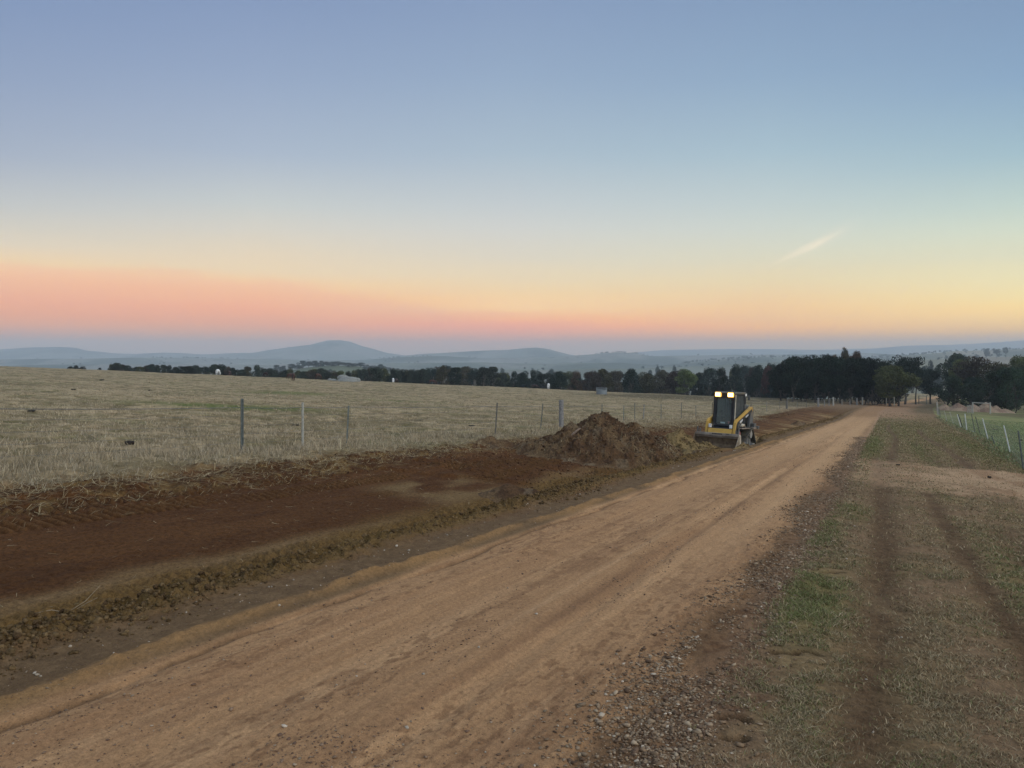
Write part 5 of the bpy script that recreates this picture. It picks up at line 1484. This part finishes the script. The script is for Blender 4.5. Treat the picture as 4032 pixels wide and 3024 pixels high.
b = MB(); b.box((CX1 - .025, 0, CZ1 - .10), (.03, .74, .15)); b.build('lamp_panel', m_blk, cab)
for sy in (1, -1):
    lp = MB(); lp.box((CX1 + .03, sy * .27, CZ1 - .070), (.10, .235, .155)); lo = lp.build('work_lamp', m_glow, cab, .015)
    b = MB(); b.box((CX1 + .083, sy * .27, CZ1 - .075), (.008, .19, .10)); b.build('lamp_lens', m_lamp, lo, .003)
# door: frame, glass, handle, wiper, stickers
def dx(z): return CX1 + .055 - .06 * (z - CZ0)
dr = empty('cab_door', (0, 0, 0)); dr.parent = cab
def rrect(y0, y1, z0, z1, r, n=5):
    P_ = []
    for (cy, cz, a0) in ((y1 - r, z1 - r, 0), (y0 + r, z1 - r, 90), (y0 + r, z0 + r, 180), (y1 - r, z0 + r, 270)):
        for i in range(n + 1):
            a = math.radians(a0 + 90 * i / n); P_.append((cy + r * math.cos(a), cz + r * math.sin(a)))
    return P_
gl = rrect(-.30, .30, .95, 1.83, .07)
b = MB(); of = rrect(-.36, .36, .90, 1.88, .06); n = len(gl)
vs = [(dx(z) + .012, y, z) for y, z in of] + [(dx(z) + .012, y, z) for y, z in gl] + [(dx(z) - .02, y, z) for y, z in of] + [(dx(z) - .02, y, z) for y, z in gl]
fs = []
for i in range(n):
    j = (i + 1) % n; fs += [(i, j, n + j, n + i), (2 * n + i, 3 * n + i, 3 * n + j, 2 * n + j), (i, 2 * n + i, 2 * n + j, j), (n + i, n + j, 3 * n + j, 3 * n + i)]
b.add(vs, fs); b.build('door_frame', m_blk, dr)
b = MB(); b.add([(dx(z), y, z) for y, z in gl], [tuple(range(n))]); b.build('windscreen', m_gls, dr)
b = MB(); b.box((dx(1.45) + .03, -.33, 1.42), (.05, .07, .14)); b.build('door_latch', m_blk, dr)
b = MB(); b.tube([(dx(1.0) + .02, .22, 1.84), (dx(1.3) + .02, .26, 1.45)], .008, 6); b.build('wiper', m_blk, dr)
b = MB(); b.box((dx(.99) + .004, -.02, .995), (.004, .19, .055)); b.build('sticker', mat_plain('pale_sticker', (.30, .38, .36), .6, .1, 6), dr)
b = MB(); b.add([(dx(1.0) + .005, .19, 1.04), (dx(1.0) + .005, .28, 1.04), (dx(1.0) + .005, .235, .965)], [(0, 1, 2)]); b.build('warning_sticker', mat_plain('red_sticker', (.30, .14, .13), .6, .1, 6), dr)
b = MB(); b.tube([(CX1 + .02, -CY - .02, 1.66), (CX1 + .06, -CY - .09, 1.66), (CX1 + .06, -CY - .09, 1.28), (CX1 + .02, -CY - .02, 1.24)], .012, 6); b.build('grab_rail', m_blk, cab)
# side screens with slanting slots
for sy in (1, -1):
    b = MB(); y = sy * (CY + .012)
    for k in range(15):
        x = CX0 + .04 + k * .075
        z0_, z1_ = 1.22, 1.94
        xx0, xx1 = x - .12, x + .12
        f0 = max(0, (CX0 + .05 - xx0) / .24); f1 = min(1, (CX1 - .10 - xx0) / .24)
        if f1 - f0 < .08: continue
        b.tube([(xx0 + .24 * f0, y, z0_ + (z1_ - z0_) * f0), (xx0 + .24 * f1, y, z0_ + (z1_ - z0_) * f1)], .015, 4)
    b.tube([(CX0, y, 1.20), (CX1 - .02, y, 1.20)], .015, 6); b.tube([(CX1 - .10, y, 1.0), (CX1 - .11, y, 1.95)], .02, 6)
    b.build('side_screen', m_scr, cab)
    b = MB(); b.prism([(CX0, .92), (CX1, .92), (CX1 - .03, 1.20), (CX0, 1.20)], sy * (CY - .01) - .006, sy * (CY - .01) + .006); b.build('lower_panel', m_blk, cab)
    b = MB(); b.tube([(CX1 + .0, sy * (CY + .055), .98), (CX1 - .05, sy * (CY + .055), 1.96)], .028, 8); b.build('corner_bar', m_lgt if sy > 0 else m_blk, cab)
b = MB(); b.box((CX0 - .01, 0, 1.15), (.02, .76, .44)); b.box((CX0 - .01, -.30, 1.62), (.02, .16, .60)); b.box((CX0 - .01, 0, 1.92), (.02, .76, .12)); b.build('rear_wall', m_blk, cab)
b = MB(); b.add([(CX0 - .01, y, z) for y, z in rrect(-.22, .36, 1.37, 1.86, .05)], [tuple(range(24))]); b.build('rear_window', m_gls, cab)
b = MB(); b.prism([(-.30, 1.02), (.12, 1.05), (.14, 1.16), (-.28, 1.14)], -.23, .23); b.prism([(-.30, 1.10), (-.40, 1.62), (-.32, 1.68), (-.20, 1.16)], -.22, .18); b.build('seat', m_blk, cab, .03)
b = MB()
for sy in (1, -1): b.tube([(.18, sy * .27, 1.0), (.20, sy * .26, 1.34)], .018, 6); b.tube([(.20, sy * .26, 1.34), (.21, sy * .26, 1.42)], .03, 8)
b.build('control_levers', m_blk, cab)
b = MB(); b.box((-.58, -.34, 1.97), (.10, .08, .07)); b.box((-.60, .40, 1.98), (.16, .10, .09)); b.build('rear_lamp', m_whi, cab, .01)
b = MB(); b.tube([(-.52, .42, 1.88), (-.66, .56, 1.96)], .012, 6); b.box((-.68, .54, 1.88), (.04, .09, .15)); b.build('mirror', m_gry, cab, .008)
b = MB(); b.tube([(-.45, .34, CZ1 + .04), (-.48, .40, CZ1 + .26)], .006, 5); b.build('aerial', m_blk, cab)

# bucket, cutting edge on the ground
bk = empty('bucket', (0, 0, 0)); bk.parent = LD
BW = .92
prof = [(1.18, .62), (1.26, .63), (1.22, .50), (1.16, .30), (1.22, .12), (1.36, .045), (1.86, .012), (1.86, .0), (1.34, .0), (1.16, .06), (1.08, .28), (1.12, .52)]
b = MB(); b.prism(prof, -BW, BW); b.build('bucket_shell', m_mud, bk, .006)
b = MB(); b.prism([(1.14, .49), (1.16, .66), (1.30, .665), (1.32, .58), (1.27, .50)], -BW - .005, BW + .005); lb_ = b.build('top_beam', m_stl, bk, .01)
b = MB()
for k, wd_ in enumerate((.05, .045, .05, .045, .05, .05, .045)): b.box((1.325, -.10 + k * .062 - .06, .632), (.012, wd_, .030))
for k in range(3): b.box((1.325, .42 + k * .05, .640), (.012, .036, .02))
b.build('lettering', m_blk, lb_)
for sy in (1, -1):
    b = MB(); y = sy * (BW + .012)
    b.prism([(1.12, .62), (1.28, .64), (1.40, .50), (1.82, .05), (1.84, .0), (1.30, .0), (1.14, .10), (1.08, .35)], y - .014, y + .014); b.build('side_plate', m_lgt if sy > 0 else m_mud, bk, .004)
    b = MB(); b.prism([(1.22, .56), (1.30, .55), (1.66, .02), (1.44, .02)], y + sy * .015 - .03, y + sy * .015 + .03); b.build('side_rib', m_lgt if sy > 0 else m_mud, bk, .006)
    b = MB(); b.box((1.18, sy * (BW - .05), .72), (.10, .035, .22)); b.box((1.18, sy * (BW - .16), .70), (.10, .035, .16)); b.build('clamp_lug', m_gry, bk, .006)
    b = MB(); b.box((1.05, sy * .52, .38), (.14, .12, .38)); b.build('coupler', m_gry, bk, .01)
b = MB(); b.box((1.90, 0, .008), (.16, 2 * BW, .022)); ce = b.build('cutting_edge', m_blk, bk)
for y in (.28, .78):
    b = MB(); b.tube([(1.86, y - .07, .035), (1.86, y + .07, .035)], .035, 10); b.build('edge_pad', m_whi, ce)
b = MB(); b.box((1.98, .53, -.01), (.05, .62, .045)); b.build('skid_bar', m_blk, ce, .01)
# ------------------------------------------------------------------ camera
cam = bpy.data.cameras.new('camera'); co = bpy.data.objects.new('camera', cam); COL.objects.link(co)
cam.sensor_fit = 'HORIZONTAL'; cam.sensor_width = 36.0; cam.lens = 36.0 * F / 1024
cam.shift_y = -26.0 / 1024; cam.clip_start = .05; cam.clip_end = 30000
co.location = (0, 0, EYE); co.rotation_euler = (math.radians(90), 0, 0)
scene.camera = co

# ------------------------------------------------------------------ sky
AIR = np.array([.265, .33, .42])          # light scattered towards us by the haze
COLS = {
 0:    [(-1800, (96, 118, 160)), (-700, (112, 136, 176)), (0, (133, 153, 187)), (300, (147, 164, 192)), (600, (166, 178, 196)), (800, (193, 197, 198)), (900, (208, 204, 194)), (960, (219, 208, 190)), (1020, (232, 208, 176)), (1070, (238, 200, 166)), (1120, (236, 184, 155)), (1180, (230, 172, 150)), (1240, (218, 165, 148)), (1290, (203, 164, 154)), (1340, (190, 167, 165)), (1385, (178, 168, 172))],
 1008: [(-1800, (98, 120, 162)), (-700, (114, 138, 178)), (0, (135, 155, 189)), (300, (150, 168, 196)), (600, (170, 184, 202)), (800, (197, 203, 203)), (900, (212, 208, 198)), (1000, (224, 210, 188)), (1060, (229, 210, 182)), (1110, (238, 204, 168)), (1160, (240, 188, 154)), (1220, (234, 172, 148)), (1270, (216, 165, 150)), (1320, (198, 166, 158)), (1385, (180, 168, 172))],
 2016: [(-1800, (98, 122, 162)), (-700, (114, 140, 178)), (0, (137, 158, 190)), (300, (150, 171, 197)), (600, (170, 188, 203)), (800, (194, 202, 206)), (900, (206, 208, 205)), (1000, (216, 210, 196)), (1090, (226, 211, 184)), (1160, (234, 207, 170)), (1215, (238, 203, 165)), (1250, (240, 184, 152)), (1290, (233, 166, 144)), (1330, (214, 166, 150)), (1385, (184, 170, 168))],
 3024: [(-1800, (94, 120, 160)), (-700, (110, 140, 178)), (0, (134, 158, 189)), (300, (146, 171, 197)), (600, (168, 191, 204)), (800, (192, 205, 206)), (900, (204, 211, 204)), (1000, (214, 213, 195)), (1100, (226, 211, 178)), (1180, (230, 202, 166)), (1250, (227, 191, 158)), (1300, (216, 179, 153)), (1350, (200, 174, 160)), (1385, (188, 176, 168))],
 4032: [(-1800, (90, 118, 158)), (-700, (106, 138, 176)), (0, (131, 156, 187)), (300, (140, 168, 196)), (600, (163, 190, 202)), (800, (192, 209, 203)), (900, (208, 217, 201)), (1000, (217, 217, 193)), (1100, (231, 221, 182)), (1180, (237, 217, 168)), (1240, (234, 206, 160)), (1300, (220, 190, 156)), (1350, (204, 182, 164)), (1385, (192, 180, 170))],
}
w = bpy.data.worlds.new('World'); scene.world = w; w.use_nodes = True
nt = w.node_tree; nt.nodes.clear(); L = nt.links.new
out = nt.nodes.new('ShaderNodeOutputWorld'); bg = nt.nodes.new('ShaderNodeBackground'); L(bg.outputs[0], out.inputs['Surface'])
tc = nt.nodes.new('ShaderNodeTexCoord'); sp = nt.nodes.new('ShaderNodeSeparateXYZ'); L(tc.outputs['Generated'], sp.inputs[0])
def mth(op, a, b=None, c=None):
    n = nt.nodes.new('ShaderNodeMath'); n.operation = op
    for i, v in enumerate((a, b, c)):
        if v is None: continue
        if isinstance(v, (int, float)): n.inputs[i].default_value = v
        else: L(v, n.inputs[i])
    return n.outputs[0]
azr = mth('ARCTAN2', sp.outputs['X'], sp.outputs['Y'])
# wisps: noise stretched along the horizon, pushes the colour bands up and down a little
mp = nt.nodes.new('ShaderNodeMapping'); mp.inputs['Scale'].default_value = (3.0, 3.0, 34.0); L(tc.outputs['Generated'], mp.inputs['Vector'])
ns = nt.nodes.new('ShaderNodeTexNoise'); ns.inputs['Scale'].default_value = 1.3; ns.inputs['Detail'].default_value = 6; ns.inputs['Roughness'].default_value = .55; L(mp.outputs[0], ns.inputs['Vector'])
low = nt.nodes.new('ShaderNodeMapRange'); low.inputs['From Min'].default_value = .20; low.inputs['From Max'].default_value = .03; L(sp.outputs['Z'], low.inputs['Value'])
wz = mth('MULTIPLY', mth('SUBTRACT', ns.outputs['Fac'], .5), mth('MULTIPLY', low.outputs[0], .022))
zz = mth('ADD', sp.outputs['Z'], wz)
fac = mth('MULTIPLY', mth('POWER', mth('MAXIMUM', zz, 0.0), .5), 1.0)      # square root spreads out the bands near the horizon
prev = None; pa = None
for px in sorted(COLS):
    u = px / K - 512; rp = nt.nodes.new('ShaderNodeValToRGB'); stops = []
    for (row, rgb) in COLS[px]:
        v = HOR - row / K; d = math.sqrt(u * u + F * F + v * v); z = v / d
        c = lin(rgb); T = math.exp(-SIGMA * min((ZTOP - EYE) / max(z, 1e-4), 9800))
        T = max(T, .22)
        c = np.clip((c - AIR * (1 - T)) / T, .01, 3)
        stops.append((math.sqrt(max(z, 0)), c))
    stops.sort(key=lambda q: q[0])
    els = rp.color_ramp.elements
    while len(els) < len(stops): els.new(.5)
    for e_, (ps, c) in zip(els, stops): e_.position = min(ps, 1); e_.color = (*c, 1)
    L(fac, rp.inputs['Fac']); az = math.atan(u / F)
    if prev is None: prev = rp.outputs['Color']
    else:
        mr = nt.nodes.new('ShaderNodeMapRange'); mr.interpolation_type = 'SMOOTHSTEP' if False else 'LINEAR'; mr.inputs['From Min'].default_value = pa; mr.inputs['From Max'].default_value = az; L(azr, mr.inputs['Value'])
        mx = nt.nodes.new('ShaderNodeMixRGB'); L(mr.outputs[0], mx.inputs['Fac']); L(prev, mx.inputs['Color1']); L(rp.outputs['Color'], mx.inputs['Color2']); prev = mx.outputs['Color']
    pa = az
# one thin slanting wisp of cirrus, fixed in direction
def gno(px, row):
    return (px / K - 512) / F, (HOR - row / K) / F
(ax, az_), (bx, bz) = gno(3000, 1060), gno(3290, 925)
ln = math.hypot(bx - ax, bz - az_); cx_, cz_ = (bx - ax) / ln, (bz - az_) / ln
gx_ = mth('DIVIDE', sp.outputs['X'], mth('MAXIMUM', sp.outputs['Y'], .05)); gz_ = mth('DIVIDE', sp.outputs['Z'], mth('MAXIMUM', sp.outputs['Y'], .05))
rx = mth('SUBTRACT', gx_, ax); rz = mth('SUBTRACT', gz_, az_)
al = mth('ADD', mth('MULTIPLY', rx, cx_), mth('MULTIPLY', rz, cz_)); ac = mth('SUBTRACT', mth('MULTIPLY', rz, cx_), mth('MULTIPLY', rx, cz_))
n2 = nt.nodes.new('ShaderNodeTexNoise'); n2.inputs['Scale'].default_value = 1.0; n2.inputs['Detail'].default_value = 5
cb = nt.nodes.new('ShaderNodeCombineXYZ'); L(mth('MULTIPLY', al, 18.0), cb.inputs[0]); L(mth('MULTIPLY', ac, 160.0), cb.inputs[1]); L(cb.outputs[0], n2.inputs['Vector'])
ac2 = mth('ADD', ac, mth('MULTIPLY', mth('SUBTRACT', al, ln * .5), mth('MULTIPLY', mth('SUBTRACT', al, ln * .5), -.45)))
wd = mth('ADD', .0022, mth('MULTIPLY', al, .035))
g1 = mth('EXPONENT', mth('MULTIPLY', mth('POWER', mth('ABSOLUTE', mth('DIVIDE', ac2, mth('MAXIMUM', wd, .001))), 2.0), -1.0))
g2 = mth('EXPONENT', mth('MULTIPLY', mth('POWER', mth('ABSOLUTE', mth('DIVIDE', mth('SUBTRACT', al, ln * .62), ln * .42)), 2.0), -1.0))
msk = mth('MULTIPLY', mth('MULTIPLY', g1, g2), mth('MULTIPLY', n2.outputs['Fac'], .75))
mx = nt.nodes.new('ShaderNodeMixRGB'); L(msk, mx.inputs['Fac']); L(prev, mx.inputs['Color1']); mx.inputs['Color2'].default_value = (1.35, 1.10, .80, 1)
# the edge of a thin cloud sheet, high on the left and sinking to the right
er = nt.nodes.new('ShaderNodeValToRGB'); pts_ = [(-900, 985), (0, 1035), (700, 1062), (1100, 1090), (1400, 1150), (1700, 1208), (2100, 1248), (2500, 1268), (3300, 1290)]
while len(er.color_ramp.elements) < len(pts_): er.color_ramp.elements.new(.5)
for e_, (px, row) in zip(er.color_ramp.elements, pts_):
    uu, vv = gno(px, row); e_.position = (uu + 1.0) / 2.0; e_.color = (vv * 5, vv * 5, vv * 5, 1)
L(mth('MULTIPLY', mth('ADD', gx_, 1.0), .5), er.inputs['Fac'])
vth = mth('MULTIPLY', er.outputs['Color'], .2)
mp5 = nt.nodes.new('ShaderNodeMapping'); mp5.inputs['Scale'].default_value = (7, 7, 60); L(tc.outputs['Generated'], mp5.inputs['Vector'])
n5 = nt.nodes.new('ShaderNodeTexNoise'); n5.inputs['Scale'].default_value = 1.6; n5.inputs['Detail'].default_value = 7; n5.inputs['Roughness'].default_value = .6; L(mp5.outputs[0], n5.inputs['Vector'])
dpt = mth('ADD', mth('SUBTRACT', vth, gz_), mth('MULTIPLY', mth('SUBTRACT', n5.outputs['Fac'], .5), .044))
em = nt.nodes.new('ShaderNodeMapRange'); em.interpolation_type = 'SMOOTHSTEP'; em.inputs['From Min'].default_value = -.008; em.inputs['From Max'].default_value = .014; L(dpt, em.inputs['Value'])
dec = mth('EXPONENT', mth('MULTIPLY', mth('MAXIMUM', dpt, 0.0), -11.0))
fr_ = nt.nodes.new('ShaderNodeMapRange'); fr_.inputs['From Min'].default_value = 0.0; fr_.inputs['From Max'].default_value = .3; L(sp.outputs['Y'], fr_.inputs['Value'])
fx_ = nt.nodes.new('ShaderNodeMapRange'); fx_.inputs['From Min'].default_value = .30; fx_.inputs['From Max'].default_value = .0; L(gx_, fx_.inputs['Value'])
ms5 = mth('MULTIPLY', mth('MULTIPLY', mth('MULTIPLY', em.outputs[0], dec), mth('MULTIPLY', fr_.outputs[0], fx_.outputs[0])), .50)
mx5 = nt.nodes.new('ShaderNodeMixRGB'); L(ms5, mx5.inputs['Fac']); L(mx.outputs['Color'], mx5.inputs['Color1']); mx5.inputs['Color2'].default_value = (1.25, .60, .34, 1); mx = mx5
bg.inputs['Strength'].default_value = 1.0
# unseen sky behind and overhead, set brighter and bluer to light ground and haze
dz_ = sp.outputs['Z']
bk_ = nt.nodes.new('ShaderNodeVectorMath'); bk_.operation = 'DOT_PRODUCT'; L(tc.outputs['Generated'], bk_.inputs[0]); bk_.inputs[1].default_value = (.60, -.76, .25)
bm_ = nt.nodes.new('ShaderNodeMapRange'); bm_.interpolation_type = 'SMOOTHSTEP'; bm_.inputs['From Min'].default_value = 0.0; bm_.inputs['From Max'].default_value = .9; L(bk_.outputs['Value'], bm_.inputs['Value'])
zm_ = nt.nodes.new('ShaderNodeMapRange'); zm_.interpolation_type = 'SMOOTHSTEP'; zm_.inputs['From Min'].default_value = .46; zm_.inputs['From Max'].default_value = .95; L(dz_, zm_.inputs['Value'])
m3 = nt.nodes.new('ShaderNodeMixRGB'); L(zm_.outputs[0], m3.inputs['Fac']); L(mx.outputs['Color'], m3.inputs['Color1']); m3.inputs['Color2'].default_value = (.50, .63, .88, 1)
m4 = nt.nodes.new('ShaderNodeMixRGB'); L(bm_.outputs[0], m4.inputs['Fac']); L(m3.outputs['Color'], m4.inputs['Color1']); m4.inputs['Color2'].default_value = (.90, 1.17, 1.52, 1)
L(m4.outputs['Color'], bg.inputs['Color'])
w.cycles.sampling_method = 'MANUAL'; w.cycles.sample_map_resolution = 512

sun = bpy.data.lights.new('sun', 'SUN'); so = bpy.data.objects.new('sun', sun); COL.objects.link(so)
sun.energy = .95; sun.angle = math.radians(40); sun.color = (1.0, .80, .58)
# low glow from the right, where the sky is yellow
so.rotation_euler = Vector((-.80, .42, -.48)).to_track_quat('-Z', 'Y').to_euler()

# ------------------------------------------------------------------ the air
b = MB(); b.box((0, 0, (ZTOP - 120) / 2), (20400, 20400, ZTOP + 120))
hz_o = b.build('haze', None); hm = bpy.data.materials.new('haze_air'); hm.use_nodes = True
hn = hm.node_tree; hn.nodes.clear(); ho = hn.nodes.new('ShaderNodeOutputMaterial'); hv = hn.nodes.new('ShaderNodeVolumePrincipled')
hv.inputs['Density'].default_value = SIGMA; hv.inputs['Color'].default_value = (.90, .99, 1, 1); hv.inputs['Anisotropy'].default_value = 0.0
hn.links.new(hv.outputs[0], ho.inputs['Volume']); hz_o.data.materials.append(hm)
tag(hz_o, 'thin morning haze over the whole valley', 'haze', None, 'stuff')

scene.view_settings.view_transform = 'Standard'; scene.view_settings.look = 'None'; scene.view_settings.exposure = 0.0; scene.view_settings.gamma = 1.0
scene.cycles.use_denoising = True
scene.cycles.max_bounces = 5; scene.cycles.diffuse_bounces = 2; scene.cycles.glossy_bounces = 2; scene.cycles.volume_bounces = 0; scene.cycles.transparent_max_bounces = 6
scene.cycles.sample_clamp_indirect = 3.0
scene.render.resolution_x = 1024; scene.render.resolution_y = 768
